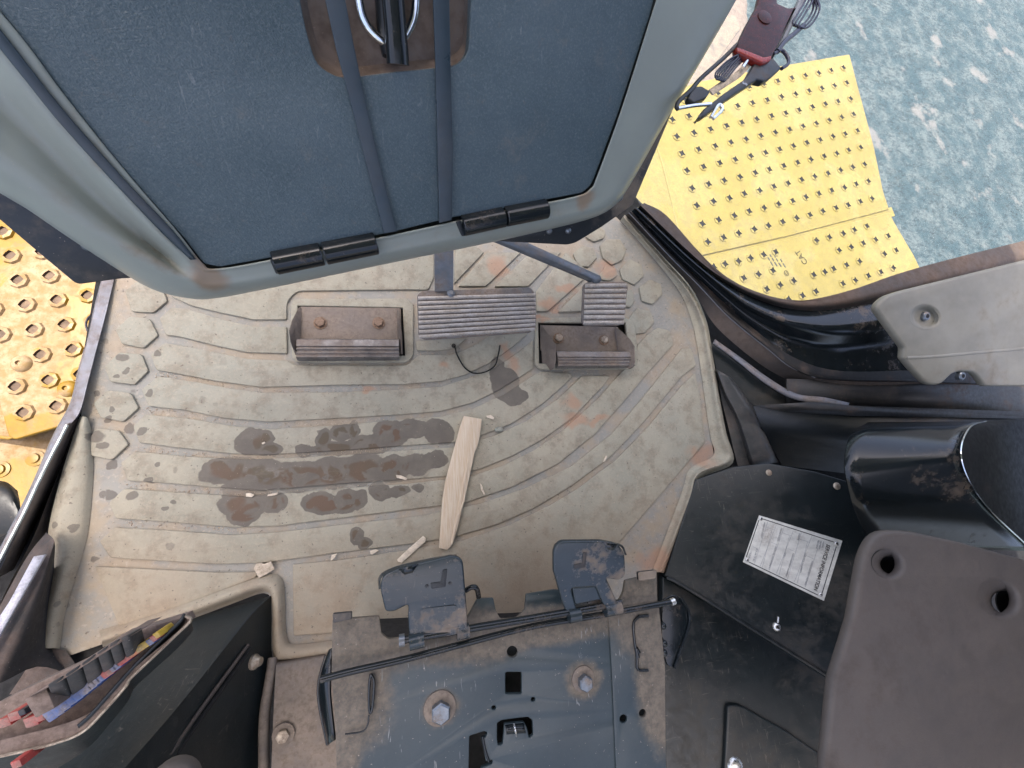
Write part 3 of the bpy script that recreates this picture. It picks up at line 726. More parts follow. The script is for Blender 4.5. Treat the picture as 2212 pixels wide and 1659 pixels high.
chips = [([(855, 1026), (866, 1027), (880, 1033), (877, 1037), (857, 1032)], 'pale wood chip in the brown oil stain left of the shim'),
         ([(531, 1066), (540, 1065), (549, 1069), (544, 1074), (531, 1073)], 'leftmost of two pale chips in the groove below the oil stain'),
         ([(579, 1068), (600, 1064), (599, 1068), (590, 1071), (577, 1072)], 'right one of two pale chips in the groove below the oil stain'),
         ([(799, 1190), (812, 1187), (818, 1189), (804, 1198), (800, 1196)], 'pale flake in the groove left of the long thin splinter'),
         ([(716, 1199), (728, 1196), (722, 1206), (714, 1212)], 'dull flake in the last groove, right of the card scrap'),
         ([(565, 957), (571, 954), (573, 957), (567, 960)], 'tiny chip on the left oil patch')]
for px, lb in chips: tag(plate('wood_chip', px, Z(.0095), .002, .0003, M['paper'], res=0), lb, 'chip')
# loose grit in the grooves: countless
bm = bmesh.new()
grit_lines = [[(290, 968), (400, 980), (500, 990), (700, 982), (860, 970)], [(330, 808), (430, 820), (560, 842), (737, 840), (870, 836), (960, 828)], [(310, 885), (400, 895), (520, 915), (700, 912), (850, 902)], [(265, 1048), (400, 1060), (560, 1066), (800, 1048)],
              [(1004, 612), (1060, 560)], [(1070, 612), (1130, 550)], [(1160, 640), (1210, 590)], [(1184, 680), (1250, 630)], [(900, 762), (1000, 768), (1090, 740)], [(1010, 822), (1080, 800), (1150, 745)], [(1120, 920), (1200, 870), (1250, 820)], [(1150, 960), (1230, 910), (1300, 840)],
              [(1160, 1060), (1290, 970), (1400, 870)], [(240, 1128), (420, 1140), (560, 1144)], [(1180, 806), (1340, 806)], [(700, 1210), (860, 1186)]]
def grain(c, s):
    a = random.random()*6.28
    tv = [bm.verts.new(c + Vector((math.cos(a+k*2.09)*s, math.sin(a+k*2.09)*s, 0))) for k in range(3)]
    top = bm.verts.new(c + Vector((0, 0, s*.9)))
    for k in range(3): bm.faces.new((tv[k], tv[(k+1) % 3], top))
for ln in grit_lines:
    pts = [P(x, y, ZG) for x, y in ln]; pts = cat(pts, 8) if len(pts) > 2 else [pts[0].lerp(pts[1], t/8) for t in range(9)]
    for _ in range(int(8*len(pts)**.9)):
        i = random.randrange(len(pts)-1); c = pts[i].lerp(pts[i+1], random.random())
        c = c + Vector((random.gauss(0, .003), random.gauss(0, .003), 0)); c.z = ZG
        grain(c, random.choice((.0006, .0008, .001, .0014, .0019)))
for _ in range(700):
    c = P(random.uniform(240, 1500), random.uniform(640, 1250), ZP); grain(c, random.choice((.0004, .0005, .0007)))
tag(bm_obj('grit', bm, M['grit'], None, None), 'pale sandy grit scattered over the rubber mat and its grooves', 'grit', kind='stuff')
# bent black strap end on the mat
pts = [(982, 746, .012), (988, 768, .012), (1003, 793, .012), (1020, 805, .012), (1038, 806, .012), (1056, 800, .012), (1070, 788, .012), (1076, 768, .012), (1080, 746, .013)]
wt = T('bent_wire', 'thin dark wire bent into a U lying below the wide ribbed pedal', 'wire', P(1030, 806, .01))
tube('wire_loop', [P(*p) for p in pts], .0022, M['gloss_black'], wt, flat=(.7, 1.4))
rings_obj('wire_tip', [(.004, -.003), (.005, 0), (.004, .004)], frame_at(P(980, 747, .012), (0, 0, 1)), M['gloss_black'], wt, n=8)

# ================================================================== FOOTRESTS
def footrest(name, label, back, cheekL, cheekR, bar, bolts, ztop, wells):
    t = T(name, label, 'footrest', P(*bolts[0], 0), 'footrests in the mat openings')
    # dark well below the opening
    w = wells
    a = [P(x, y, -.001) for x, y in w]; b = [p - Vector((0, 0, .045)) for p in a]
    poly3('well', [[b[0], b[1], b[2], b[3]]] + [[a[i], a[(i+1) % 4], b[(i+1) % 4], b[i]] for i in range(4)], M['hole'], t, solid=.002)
    plate('back_plate', back, Z(.006), .004, .001, M['steel_brown'], t, r=4)
    for ck in (cheekL, cheekR):
        q = [P(*p) for p in ck]
        n = (q[1]-q[0]).cross(q[2]-q[0]).normalized()
        bm = bmesh.new(); h = .0022
        A = [bm.verts.new(p+n*h) for p in q]; B = [bm.verts.new(p-n*h) for p in q]
        bm.faces.new(A); bm.faces.new(B[::-1])
        m = len(q)
        for i in range(m): bm.faces.new((A[i], B[i], B[(i+1) % m], A[(i+1) % m]))
        bm_obj('side_cheek', bm, M['steel_brown'], t, 40)
    # ribbed foot bar: profile swept across
    (x0, y0), (x1, y1), hpx, zb = bar
    A = P(x0, y0, zb); B = P(x1, y1, zb); u = (B-A).normalized(); fwd = Vector((-u.y, u.x, 0))
    s = hpx
    prof = [(s*.5, -.012), (s*.5, .000), (s*.42, .006), (s*.10, .008)]
    k = 0
    yy = s*.10
    while yy > -s*.42:
        prof += [(yy-s*.03, .0055), (yy-s*.09, .0055), (yy-s*.12, .0085-k*.0004), (yy-s*.16, .0085-k*.0004)]; yy -= s*.19; k += 1
    prof += [(-s*.5, .002), (-s*.5, -.012)]
    bm = bmesh.new()
    R1 = [bm.verts.new(A + fwd*a + Vector((0, 0, b))) for a, b in prof]; R2 = [bm.verts.new(B + fwd*a + Vector((0, 0, b))) for a, b in prof]
    for i in range(len(prof)-1): bm.faces.new((R1[i], R2[i], R2[i+1], R1[i+1]))
    bm.faces.new(R1[::-1]); bm.faces.new(R2)
    bm_obj('ribbed_bar', bm, M['pedal_dark'], t, 30)
    for bx in bolts:
        b_ = rings_obj('bolt', [(.0125, 0), (.0125, .0015)], frame_at(P(*bx, .006), (0, 0, 1)), M['bolt_rust'], t, n=16)
        rings_obj('bolt_head', [(.0095, .0015), (.0095, .0065), (.008, .008)], frame_at(P(*bx, .006), (0, 0, 1)), M['bolt_mat'], b_, n=6, rot=.4, sharp=20)
M['bolt_mat'] = M['bolt_rust']
footrest('footrest', 'brown dirty steel footrest with ribbed bar in the left mat opening',
         [(648, 662), (866, 665), (868, 742), (642, 742)],
         [(649, 664, .008), (644, 672, .012), (632, 696, .030), (627, 715, .036), (630, 742, .036), (636, 757, .036), (640, 768, .024), (646, 768, .004)],
         [(858, 668, .008), (861, 674, .014), (864, 700, .030), (867, 720, .034), (868, 745, .034), (868, 764, .028), (862, 765, .006)],
         ((642, 754), (862, 754), .040, .024), [(692, 698), (818, 698)], .0, hole_L)
M['bolt_mat'] = M['bolt_brass']
footrest('footrest', 'brown steel footrest with open cheeks and brass coloured bolts under the small pedal',
         [(1167, 702), (1336, 706), (1340, 765), (1200, 765), (1168, 757)],
         [(1167, 702, .008), (1176, 714, .020), (1192, 735, .040), (1200, 750, .046), (1200, 782, .046), (1196, 796, .046), (1190, 799, .044), (1180, 784, .020), (1172, 783, .006)],
         [(1330, 706, .010), (1343, 716, .024), (1362, 734, .044), (1370, 748, .046), (1371, 782, .046), (1366, 794, .044), (1358, 797, .038), (1338, 770, .010)],
         ((1202, 776), (1366, 776), .036, .034), [(1206, 731), (1304, 735)], .0, hole_R)

# ================================================================== PEDALS
def pedal(name, label, outline, zs, rows, armpts, armw, group=None):
    """rows: number of ribs; outline px with z from front to back"""
    t = T(name, label, 'pedal', P(sum(p[0] for p in outline)/len(outline), sum(p[1] for p in outline)/len(outline), 0))
    pl = plane3(*zs)
    plate('pedal_plate', outline, pl, .006, .0012, M['pedal_dark'], t, r=6)
    # ribs
    (tl, tr, bl, br) = rows[1]
    n = rows[0]
    for k in range(n):
        f = (k+.5)/n
        a = pl.hit(tl[0]+(bl[0]-tl[0])*f, tl[1]+(bl[1]-tl[1])*f, .001); b = pl.hit(tr[0]+(br[0]-tr[0])*f, tr[1]+(br[1]-tr[1])*f, .001)
        L = (pl.hit(*bl)-pl.hit(*tl)).length/n
        u = (b-a).normalized(); v = pl.n.cross(u)
        prof = [(-.44, -.001), (-.38, .003), (-.16, .0042), (.10, .0036), (.24, .0015), (.34, -.001)]
        bm = bmesh.new()
        cols = []
        for tt in [0, .03, .25, .5, .75, .97, 1]:
            c = a.lerp(b, tt); hh = .35 if tt in (0, 1) else 1
            cols.append([bm.verts.new(c + v*(-q*L) + pl.n*(w*hh)) for q, w in prof])
        for A, B in zip(cols, cols[1:]):
            for i in range(len(prof)-1): bm.faces.new((A[i], A[i+1], B[i+1], B[i]))
            bm.faces.new((A[-1], A[0], B[0], B[-1]))
        bm.faces.new(cols[0]); bm.faces.new(cols[-1][::-1])
        bm_obj('rib', bm, M['pedal'], t, 40)
    return t, pl
bp, bpl = pedal('brake_pedal', 'wide worn steel brake pedal with nine horizontal ribs and flaked paint', [(901, 637), (912, 628), (1147, 621), (1157, 636), (1158, 706), (1146, 719), (918, 735), (904, 726)],
                ((901, 637, .075), (1157, 630, .075), (910, 735, .052)), (9, ((903, 640), (1157, 633), (906, 733), (1156, 716))), None, None)
poly3('pedal_arm', [[P(938, 500, .16), P(980, 500, .16), P(979, 628, .080), P(939, 630, .080)], [P(980, 500, .16), P(980, 500, .13), P(979, 628, .055), P(979, 628, .080)], [P(938, 500, .16), P(938, 500, .13), P(939, 630, .055), P(939, 630, .080)]], M['arm'], bp, sharp=30)
rings_obj('weld', [(.006, -.002), (.008, 0), (.004, .004)], frame_at(P(974, 633, .08), (0, 0, 1)), M['arm'], bp, n=10)
ap, apl = pedal('accelerator_pedal', 'small square ribbed steel pedal partly over the right footrest', [(1260, 616), (1268, 609), (1350, 608), (1357, 616), (1352, 660), (1347, 694), (1337, 704), (1262, 704), (1257, 696)],
                ((1260, 612, .085), (1357, 612, .085), (1258, 702, .062)), (8, ((1264, 612), (1355, 611), (1260, 703), (1347, 703))), None, None)
U0, U1, V0, V1 = P(1100, 506, .175), P(1297, 596, .092), P(1078, 512, .175), P(1284, 604, .092)
W0, W1 = P(1060, 520, .165), P(1266, 606, .080)
poly3('pedal_arm', [[U0, U1, V1, V0], [V0, V1, W1, W0], [U1, P(1300, 606, .088), P(1288, 614, .086), V1], [V1, P(1288, 614, .086), P(1274, 612, .08), W1]], M['arm'], ap, sharp=20, solid=.003)

# ================================================================== INSTRUMENT CONSOLE (front)
A = P(450, 578, .33); B = P(1271, 418, .33); dv = ray(1005, 1276)
ab = (B-A).normalized(); hn = ab.cross(Vector((0, 0, 1))); tl_ = math.radians(40)
FP = Pl(A, hn*math.cos(tl_) + Vector((0, 0, 1))*math.sin(tl_), B-A)
ct = T('front_console', 'tilted front console cover with grey-green bezel and dark blue grained panel', 'console', FP.hit(880, 560, -.05))
panel_px = [(-150, -160), (67, 110), (143, 213), (267, 367), (400, 518), (440, 570, 8), (475, 577, 8), (590, 556), (854, 500), (977, 470), (1087, 450), (1187, 430), (1257, 417, 6), (1275, 402, 6), (1284, 384), (1337, 240), (1404, 33), (1450, -160)]
rec = rnd([(626, -100), (648, 0), (662, 70, 30), (684, 142, 34), (732, 168, 14), (770, 166), (860, 155), (985, 143, 26), (1012, 118, 26), (1016, 60), (1022, -100)], 4)
plate('grained_panel', panel_px, FP, .012, .0015, M['panel'], ct, holes=[rec])
# recess: sloped walls and floor
def pathrow(px, off, off2=None): return [FP.hit(x, y, off if (off2 is None or i < 6) else off2) for i, (x, y) in enumerate(px)]
ro = rec; cx, cy = 830, 10
ri = [((x-cx)*.92+cx, (y-cy)*.86+cy) for x, y in rec]
rows = [pathrow(ro, -.002), pathrow([((x-cx)*.985+cx, (y-cy)*.97+cy) for x, y in rec], -.008), pathrow(ri, -.020)]
bm = bmesh.new(); V = [[bm.verts.new(p) for p in r] for r in rows]
for i in range(2):
    for j in range(len(V[0])-1): bm.faces.new((V[i][j], V[i][j+1], V[i+1][j+1], V[i+1][j]))
bm.faces.new(V[2])
bm_obj('latch_recess', bm, M['recess'], ct, 60)
# latch : chrome D ring + lever
lt = tube('latch_ring', [FP.hit(x, y, -.006) for x, y in [(768, -60), (775, 0), (783, 36), (800, 66), (826, 88), (848, 92), (872, 82), (890, 50), (897, 20), (899, -20), (897, -60)]], .0045, M['chrome'], ct, per=8)
tube('latch_lever', [FP.hit(846, -60, .004), FP.hit(849, 0, .006), FP.hit(855, 70, .009), FP.hit(860, 140, .012)], [.0105, .011, .011, .0115], M['gloss_black'], ct, per=5, seg=14, flat=(1, .9))
tube('latch_stem', [FP.hit(832, -60, -.014), FP.hit(838, 60, -.012), FP.hit(848, 120, -.006)], .011, M['black_plastic'], ct, per=5)
# straps
for nm, px in (('strap', [(697, -60), (738, -60), (746, 0), (764, 95), (788, 210), (823, 365), (858, 500), (830, 505), (795, 370), (757, 220), (727, 110), (703, 0)]),
               ('strap', [(934, -60), (970, -60), (971, 0), (974, 150), (979, 330), (976, 476), (949, 482), (946, 330), (941, 150), (936, 0)])):
    plate(nm, px, FP, .003, .0008, M['strap'], ct, off=.0055, r=1)
plate('panel_backing', [(-70, -60), (-60, 30), (67, 160), (260, 400), (400, 545), (450, 588), (600, 562), (854, 512), (1087, 461), (1250, 430), (1290, 412), (1305, 384), (1356, 240), (1422, 33), (1450, -60)], FP, .006, .001, M['black_plastic'], ct, off=-.022)
# bezel
b0 = [(-60, -40), (0, 28), (67, 110), (143, 213), (267, 367), (380, 498), (436, 567), (470, 580), (600, 558), (854, 506), (1087, 455), (1240, 425), (1275, 408), (1290, 380), (1341, 240), (1407, 33), (1430, -40)]
b1 = [(-60, 50), (0, 127), (60, 200), (130, 284), (235, 398), (345, 512), (420, 572), (460, 588), (600, 566), (854, 514), (1087, 463), (1246, 432), (1283, 413), (1297, 384), (1348, 240), (1414, 33), (1438, -40)]
b15 = [(-60, 140), (0, 215), (55, 272), (130, 350), (240, 456), (345, 545), (414, 594), (462, 604), (600, 582), (854, 530), (1087, 478), (1252, 444), (1296, 422), (1316, 390), (1372, 240), (1452, 60), (1490, -40)]
b2 = [(-60, 300), (0, 350), (60, 390), (130, 440), (230, 510), (330, 566), (400, 606), (462, 622), (600, 602), (854, 549), (1087, 500), (1262, 463), (1318, 436), (1348, 396), (1430, 245), (1530, 70), (1590, -40)]
b3 = [(-60, 372), (0, 413), (60, 449), (130, 497), (222, 558), (322, 618), (400, 641), (466, 643), (600, 618), (854, 565), (1087, 517), (1264, 475), (1324, 446), (1360, 400), (1440, 258), (1538, 90), (1606, -30)]
skin('bezel', [pathrow(b0, -.004), pathrow(b0, .0025), pathrow([((a[0]+b[0])/2, (a[1]+b[1])/2) for a, b in zip(b0, b1)], .004), pathrow(b1, .007, .003), pathrow(b15, -.016, .0025), pathrow(b2, .004, .001), pathrow(b3, -.022, -.016), pathrow([(x, y) for x, y in b3], -.045)], M['beige'], ct, per=6, cross=4, sharp=80)
corner_dirt(M['beige'], [(FP.hit(450, 600, 0), .022, (.26, .17, .10)), (FP.hit(1262, 428, 0), .020, (.27, .18, .11)), (FP.hit(430, 560, 0), .014, (.22, .15, .10))])
# dark gasket strip in the left channel
g0 = [(-60, -10), (0, 62), (67, 148), (143, 244), (267, 385), (370, 494), (424, 560)]
g1 = [(-60, 34), (0, 110), (60, 186), (130, 272), (240, 390), (350, 503), (412, 562)]
skin('channel_strip', [pathrow(g0, .0065), pathrow([((a[0]+b[0])/2, (a[1]+b[1])/2) for a, b in zip(g0, g1)], .0085), pathrow(g1, .0072)], M['strap'], ct, per=6, cross=2, solid=.004)
# console body behind the bezel and black side flanges with rivets
body = [(-60, 330), (60, 400), (230, 515), (400, 610), (466, 620), (854, 545), (1264, 455), (1340, 380), (1430, 230), (1540, 60), (1600, -40)]
skin('console_body', [pathrow(body, -.02), pathrow([(x + (30 if x < 700 else -40), y-30) for x, y in body], -.10)], M['black_plastic'], ct, per=4)
plate('side_flange', [(-60, 380), (0, 400), (120, 470), (300, 600), (262, 602, 6), (166, 615, 12), (100, 560), (0, 475), (-60, 420)], FP, .006, .001, M['black_steel'], ct, off=-.038)
fr = plate('side_flange', [(1075, 505), (1280, 450), (1350, 370), (1440, 235), (1476, 130), (1480, 160), (1464, 213), (1415, 330), (1367, 443, 5), (1300, 490), (1243, 525, 8), (1225, 529, 6), (1074, 521, 3)], FP, .006, .001, M['black_steel'], ct, off=-.030)
for (x, y) in ((1361, 380), (1339, 427), (1227, 498), (1186, 499)):
    rings_obj('rivet', [(.0055, 0), (.0052, .0022), (.0028, .0042)], frame_at(FP.hit(x, y, -.030), FP.n), M['bolt_steel'], ct, n=12, sharp=60)
rings_obj('rivet', [(.0065, 0), (.006, .0022), (.003, .0042)], frame_at(FP.hit(190, 530, -.038), FP.n), M['bolt_steel'], ct, n=12, sharp=60)
# hinges
def hinge(p0, p1, p2, foot):
    for (a, b) in ((p0, p1), (p1, p2)):
        A_ = FP.hit(*a, .004); B_ = FP.hit(*b, .004); u = (B_-A_).normalized()
        A_ = A_ + u*.0015; B_ = B_ - u*.0012; L = (B_-A_).length
        bm = bmesh.new(); rr = .0128; v = FP.n.cross(u); rings = []
        secs = [(0, .93), (.0012, 1), (L-.0012, 1), (L, .93)]
        for s_, k in secs:
            ring = []
            for q in [-1.25] + [math.cos(math.pi*(1-i/12))*1 for i in range(13)] + [1.25]:
                pass
            pts2 = [(-rr*1.15, -.010), (-rr*1.1, -.001)] + [(math.cos(math.pi*(1-i/12))*rr, math.sin(math.pi*i/12)*rr*.95+.001) for i in range(13)] + [(rr*1.1, -.001), (rr*1.15, -.010)]
            rings.append([bm.verts.new(A_ + u*s_ + v*(x*k) + FP.n*(y*k)) for x, y in pts2])
        for Q, S in zip(rings, rings[1:]):
            for i in range(len(Q)): bm.faces.new((Q[i], Q[(i+1) % len(Q)], S[(i+1) % len(Q)], S[i]))
        bm.faces.new(rings[0]); bm.faces.new(rings[-1][::-1])
        h = bm_obj('hinge_knuckle', bm, M['gloss_black'], ct, 35)
    if foot: plate('hinge_leaf', foot, FP, .003, .0008, M['black_plastic'], ct, off=.006, r=3)
hinge((590, 571), (698, 550), (815, 527), [(583, 562), (594, 556), (604, 592), (596, 592)])
hinge((997, 490), (1090, 470), (1182, 452), [(985, 480), (995, 475), (1006, 510), (998, 511)])
# ================================================================== RIGHT WINDOW
wt_ = T('side_window', 'angled lower right window with dusty rubber lip and black frame', 'window', P(1700, 760, .05))
e0 = [(1352, 466), (1436, 556), (1492, 620), (1535, 690), (1572, 730), (1640, 785), (1700, 820), (1780, 850), (1860, 866), (2010, 880), (2260, 890)]
e1 = [(1358, 460), (1445, 553), (1508, 616), (1560, 672), (1600, 708), (1660, 756), (1705, 792), (1760, 816), (1850, 824), (2000, 826), (2260, 836)]
e2 = [(1364, 456), (1455, 550), (1518, 610), (1570, 660), (1612, 697), (1670, 742), (1715, 772), (1780, 796), (1860, 803), (2000, 800), (2260, 805)]
e3 = [(1372, 450), (1470, 544), (1530, 596), (1580, 636), (1620, 664), (1680, 692), (1730, 706), (1790, 714), (1870, 708), (2000, 688), (2260, 645)]
e3b = [(1376, 448), (1476, 544), (1536, 595), (1588, 632), (1630, 656), (1690, 680), (1738, 690), (1800, 694), (1880, 686), (2000, 664), (2260, 610)]
e4 = [(1380, 447), (1480, 542), (1540, 592), (1590, 624), (1640, 648), (1690, 664), (1745, 671), (1800, 669), (1880, 656), (2000, 628), (2260, 560)]
e5 = [(1386, 442), (1487, 538), (1548, 588), (1600, 616), (1640, 632), (1690, 646), (1745, 650), (1800, 645), (1880, 628), (2000, 597), (2260, 530)]
e6 = [(1392, 438), (1437, 463), (1500, 533), (1553, 591), (1606, 622), (1655, 640), (1705, 649), (1757, 646), (1843, 625), (1988, 577), (2260, 508)]
def zr(px, z0, z1=None): return rowz(px, z0, z1)
# positions in metres rise towards the right where the frame climbs the pillar
skin('sill_strip', [zr(e0, .004, .05), zr(e1, .030, .085)], M['flange_dust'], wt_, per=5, cross=2)
tube('trim_line', [p+Vector((0, 0, .001)) for p in zr(e1, .030, .085)][:8], .0012, M['sill'], wt_, per=5, seg=6)
skin('seal', [zr(e1, .029, .084), zr([(x+3, y-4) for x, y in e1], .036, .09), zr(e2, .034, .09)], M['rubber_black'], wt_, per=5, cross=3)
e2b = [(a[0]*.5+b[0]*.5, a[1]*.5+b[1]*.5) for a, b in zip(e2, e3)]
skin('window_frame', [zr(e2, .034, .09), zr(e2b, .030, .10), zr(e3, .062, .145), zr(e3b, .064, .148), zr(e4, .052, .14)], M['gloss_black'], wt_, per=6, cross=3, sharp=80)
skin('rubber_lip', [zr(e4, .051, .139), zr([(a[0]*.5+b[0]*.5, a[1]*.5+b[1]*.5) for a, b in zip(e4, e5)], .066, .158), zr(e5, .066, .160), zr(e6, .058, .155)], M['lip_brown'], wt_, per=6, cross=3, sharp=80)
GP = plane3((1437, 463, .055), (1705, 649, .095), (2212, 515, .150))
plate('glass_pane', [(1350, 380), (1384, 438), (1440, 480), (1492, 540), (1545, 596), (1600, 630), (1655, 652), (1705, 660), (1757, 658), (1850, 636), (1995, 592), (2270, 525), (2300, -60), (1560, -60), (1400, 250)], GP, .0045, 0, M['glass'], wt_, res=0)
# ================================================================== OUTSIDE RIGHT : yellow tread platform and ground
YP = Z(-.32)
yt = T('yellow_platform', 'pale yellow perforated tread platform outside the right window', 'platform', YP.hit(1700, 350))
plate('upper_tread', [(1250, 232), (1475, 190), (1500, 178), (1640, 150), (1835, 117, 3), (1888, 317), (1908, 413), (1921, 452), (1700, 510), (1470, 562), (1330, 590), (1230, 500)], YP, .012, .003, M['yellow_r'], yt)
plate('lower_tread', [(1330, 597), (1470, 569), (1700, 517), (1921, 459), (1932, 480), (1975, 553), (2040, 690), (1900, 760), (1560, 800), (1300, 700)], YP, .012, .003, M['yellow_r'], yt, off=-.004)
plate('fold_strip', [(1322, 585), (1470, 556), (1700, 504), (1926, 447), (1934, 466), (1705, 523), (1474, 576), (1326, 606)], YP, .006, .002, M['yellow_r'], yt, off=-.008)
plate('support_angle', [(1470, 170), (1560, 35), (1590, 30), (1600, 62), (1500, 200)], Z(-.40), .02, .004, M['steel_brown'], yt)
# inner seam along the left of the tread
tube('seam', [YP.hit(x, y, .001) for x, y in [(1415, 300), (1432, 360), (1452, 440), (1478, 545)]], .004, M['yellow_r'], yt, per=4, seg=6, flat=(1, .5))
def stud_mesh(name, r, h, star, dark):
    bm = bmesh.new(); n = 8
    def ring(f, z):
        return [bm.verts.new((r*f(k)*math.cos(2*math.pi*k/n+.39), r*f(k)*math.sin(2*math.pi*k/n+.39), z)) for k in range(n)]
    sq = (lambda k: .80 if k % 2 else .42) if star else (lambda k: .58 if k % 2 else .48)
    R = [ring(lambda k: 1.0, 0), ring(lambda k: .90, h*.8), ring(lambda k: sq(k)*1.06, h), ring(sq, h*.1)]
    for i, (A_, B_) in enumerate(zip(R, R[1:])):
        for k in range(n):
            f = bm.faces.new((A_[k], A_[(k+1) % n], B_[(k+1) % n], B_[k])); f.material_index = 1 if i == 2 else 0
    f = bm.faces.new(R[-1]); f.material_index = 1
    bmesh.ops.recalc_face_normals(bm, faces=bm.faces)
    me = bpy.data.meshes.new(name); bm.to_mesh(me); bm.free()
    return me
def place_stud(me, name, pl, p, parent, rot, off=0.0006):
    o = bpy.data.objects.new(name, me); COL.objects.link(o); o.parent = parent
    o.location = pl.o*0 + p + pl.n*off - WL[parent.name]; o.rotation_euler = (0, 0, rot)
    return o
sm = stud_mesh('tread_stud', .0185, .0035, True, 1); sm.materials.append(M['yellow_r']); sm.materials.append(M['stud_dark_r'])
# lattice from four measured corners
S00 = YP.hit(1821, 147); S70 = YP.hit(1874, 392); S06 = YP.hit(1648, 182); S76 = YP.hit(1710, 434)
du = (S06-S00)/6; dw = (S70-S00)/7; du2 = (S76-S70)/6
n_st = 0
for j in range(0, 10):
    for i in range(-1, 13):
        base = S00 + dw*j; q = base + (du*(1-j/7)+du2*(j/7))*i if i >= 0 else None
        if q is None: continue
        # image coordinates to test clipping
        loc = R3.transposed() @ (q-CP); ix = 1106 + FPX*loc.x/-loc.z; iy = 829.5 - FPX*loc.y/-loc.z
        if j <= 8 and ix > 1370 and iy < 600:
            if iy > 190 or ix > 1500:
                place_stud(sm, 'stud', YP, q + Vector((random.uniform(-.0015, .0015), random.uniform(-.0015, .0015), 0)), yt, random.uniform(-.15, .15)+.2); n_st += 1
L00 = YP.hit(1871, 489); L10 = YP.hit(1917, 510); L0 = YP.hit(1790, 510)
duL = YP.hit(1843, 497) - YP.hit(1871, 489)
low_rows = [((1871, 489), (1734, 528), 5), ((1917, 510), (1804, 545), 4), ((1934, 541), (1826, 575), 4), ((1925, 586), (1707, 651), 7), ((1955, 578), (1925, 586), 2)]
lows = [(1871,489),(1844,497),(1820,505),(1790,513),(1762,520),(1674,545),(1648,551),(1620,558),(1594,565),(1565,571),(1540,577),
        (1917,510),(1890,518),(1863,526),(1837,534),(1811,541),
        (1934,541),(1909,549),(1780,588),(1756,594),
        (1855,565),(1827,573),(1799,581),(1771,590),(1742,598),(1713,607),(1684,616),(1655,625),
        (1928,579),(1901,588),(1874,596),(1846,606),(1819,613),(1761,630),(1732,639),(1702,647),(1556,567),(1588,576),(1637,593),(1605,601),(1668,585)]
kept = []
for (x, y) in lows:
    if any((x-a)**2 + (y-b)**2 < 17**2 for a, b in kept): continue
    kept.append((x, y))
    place_stud(sm, 'stud', YP, YP.hit(x, y, -.004), yt, random.uniform(-.2, .2)+.2)
# stamped lettering on the tread
YPt = YP.off(-.004)
M['stud_ink'] = M['stud_dark_r']
for s_, p0, p1, hgt, mt in (('CAT', (1745, 567), (1725, 538), .026, 'stud_ink'), ('©', (1706, 592), (1698, 582), .022, 'stud_ink')):
    text('stamped_lettering', s_, YPt, p0, p1, M[mt], yt, off=.001, height=hgt)
for k in range(4):
    x = 1698-k*9; y = 577-k*1.2
    for a_, b_ in ((0, .35), (.45, .7), (.78, 1)):
        if k == 0 and a_ > .7: continue
        plate('stamped_mark', [(x-16*a_, y-26*a_), (x-16*b_, y-26*b_), (x-16*b_-1.6, y-26*b_+1), (x-16*a_-1.6, y-26*a_+1)], YPt, .001, 0, M['ink'], yt, off=.0012, res=0)
# pinkish gravel bank beyond, top left of the window
bm = bmesh.new()
N_ = 22
gp = [[None]*(N_+1) for _ in range(N_+1)]
for j in range(N_+1):
    for i in range(N_+1):
        u = i/N_; w = j/N_
        p = P(1420+u*200, -60+w*330, -1.30)
        h = math.sin(math.pi*u)*math.sin(math.pi*w)*.12 + random.uniform(-.012, .012)
        gp[j][i] = bm.verts.new(p + Vector((0, 0, h if 0 < i < N_ and 0 < j < N_ else -.04)))
for j in range(N_):
    for i in range(N_): bm.faces.new((gp[j][i], gp[j][i+1], gp[j+1][i+1], gp[j+1][i]))
tag(bm_obj('gravel_bank', bm, M['earth'], None, 60), 'low bank of pinkish gravel beside the yellow platform', 'gravel', kind='stuff')
# ================================================================== OUTSIDE LEFT : yellow steps
SP = Z(-.22)
st = T('yellow_step', 'upper yellow step plate outside the left door, half covered in pale dust', 'step', SP.hit(60, 780))
plate('tread_plate', [(-300, 420), (120, 380), (330, 560), (300, 760), (220, 880), (160, 912), (30, 950, 14), (17, 942, 6), (-20, 800), (-300, 700)], SP, .010, .003, M['yellow'], st)
sm2 = stud_mesh('step_stud', .0185, .006, False, 1); sm2.materials.append(M['yellow']); sm2.materials.append(M['stud_dark'])
a0 = SP.hit(42, 606); av = (SP.hit(125, 877)-a0)/5; bv = (SP.hit(110, 597)-a0)
for j in range(-3, 9):
    for i in range(-5, 4):
        q = a0 + av*j + bv*i
        loc = R3.transposed() @ (q-CP); ix = 1106 + FPX*loc.x/-loc.z; iy = 829.5 - FPX*loc.y/-loc.z
        if -220 < ix < 235 and 440 < iy < 925 and not (iy > 880 and ix < 40) and not (ix < 60 and 770 < iy < 830) and (ix*.9+iy < 1080):
            place_stud(sm2, 'stud', SP, q, st, .55+random.uniform(-.08, .08))
for (x, y) in ((48, 786), (148, 840)):
    rings_obj('dome_bolt', [(.018, 0), (.016, .006), (.011, .010), (.005, .011), (.004, .006)], frame_at(SP.hit(x, y), (0, 0, 1)), M['yellow'], st, n=16, sharp=60)
SP2 = Z(-.42)
s2 = T('yellow_step', 'lower yellow step plate with round bolts beyond the door sill corner', 'step', SP2.hit(40, 1000))
plate('tread_plate', [(-300, 900), (100, 860), (240, 820), (180, 1200), (-300, 1300)], SP2, .010, .003, M['yellow'], s2)
for (x, y) in ((77, 990), (2, 1014)):
    rings_obj('dome_bolt', [(.019, 0), (.019, .003), (.012, .004), (.011, .009), (.004, .010)], frame_at(SP2.hit(x, y), (0, 0, 1)), M['yellow'], s2, n=16, sharp=60)
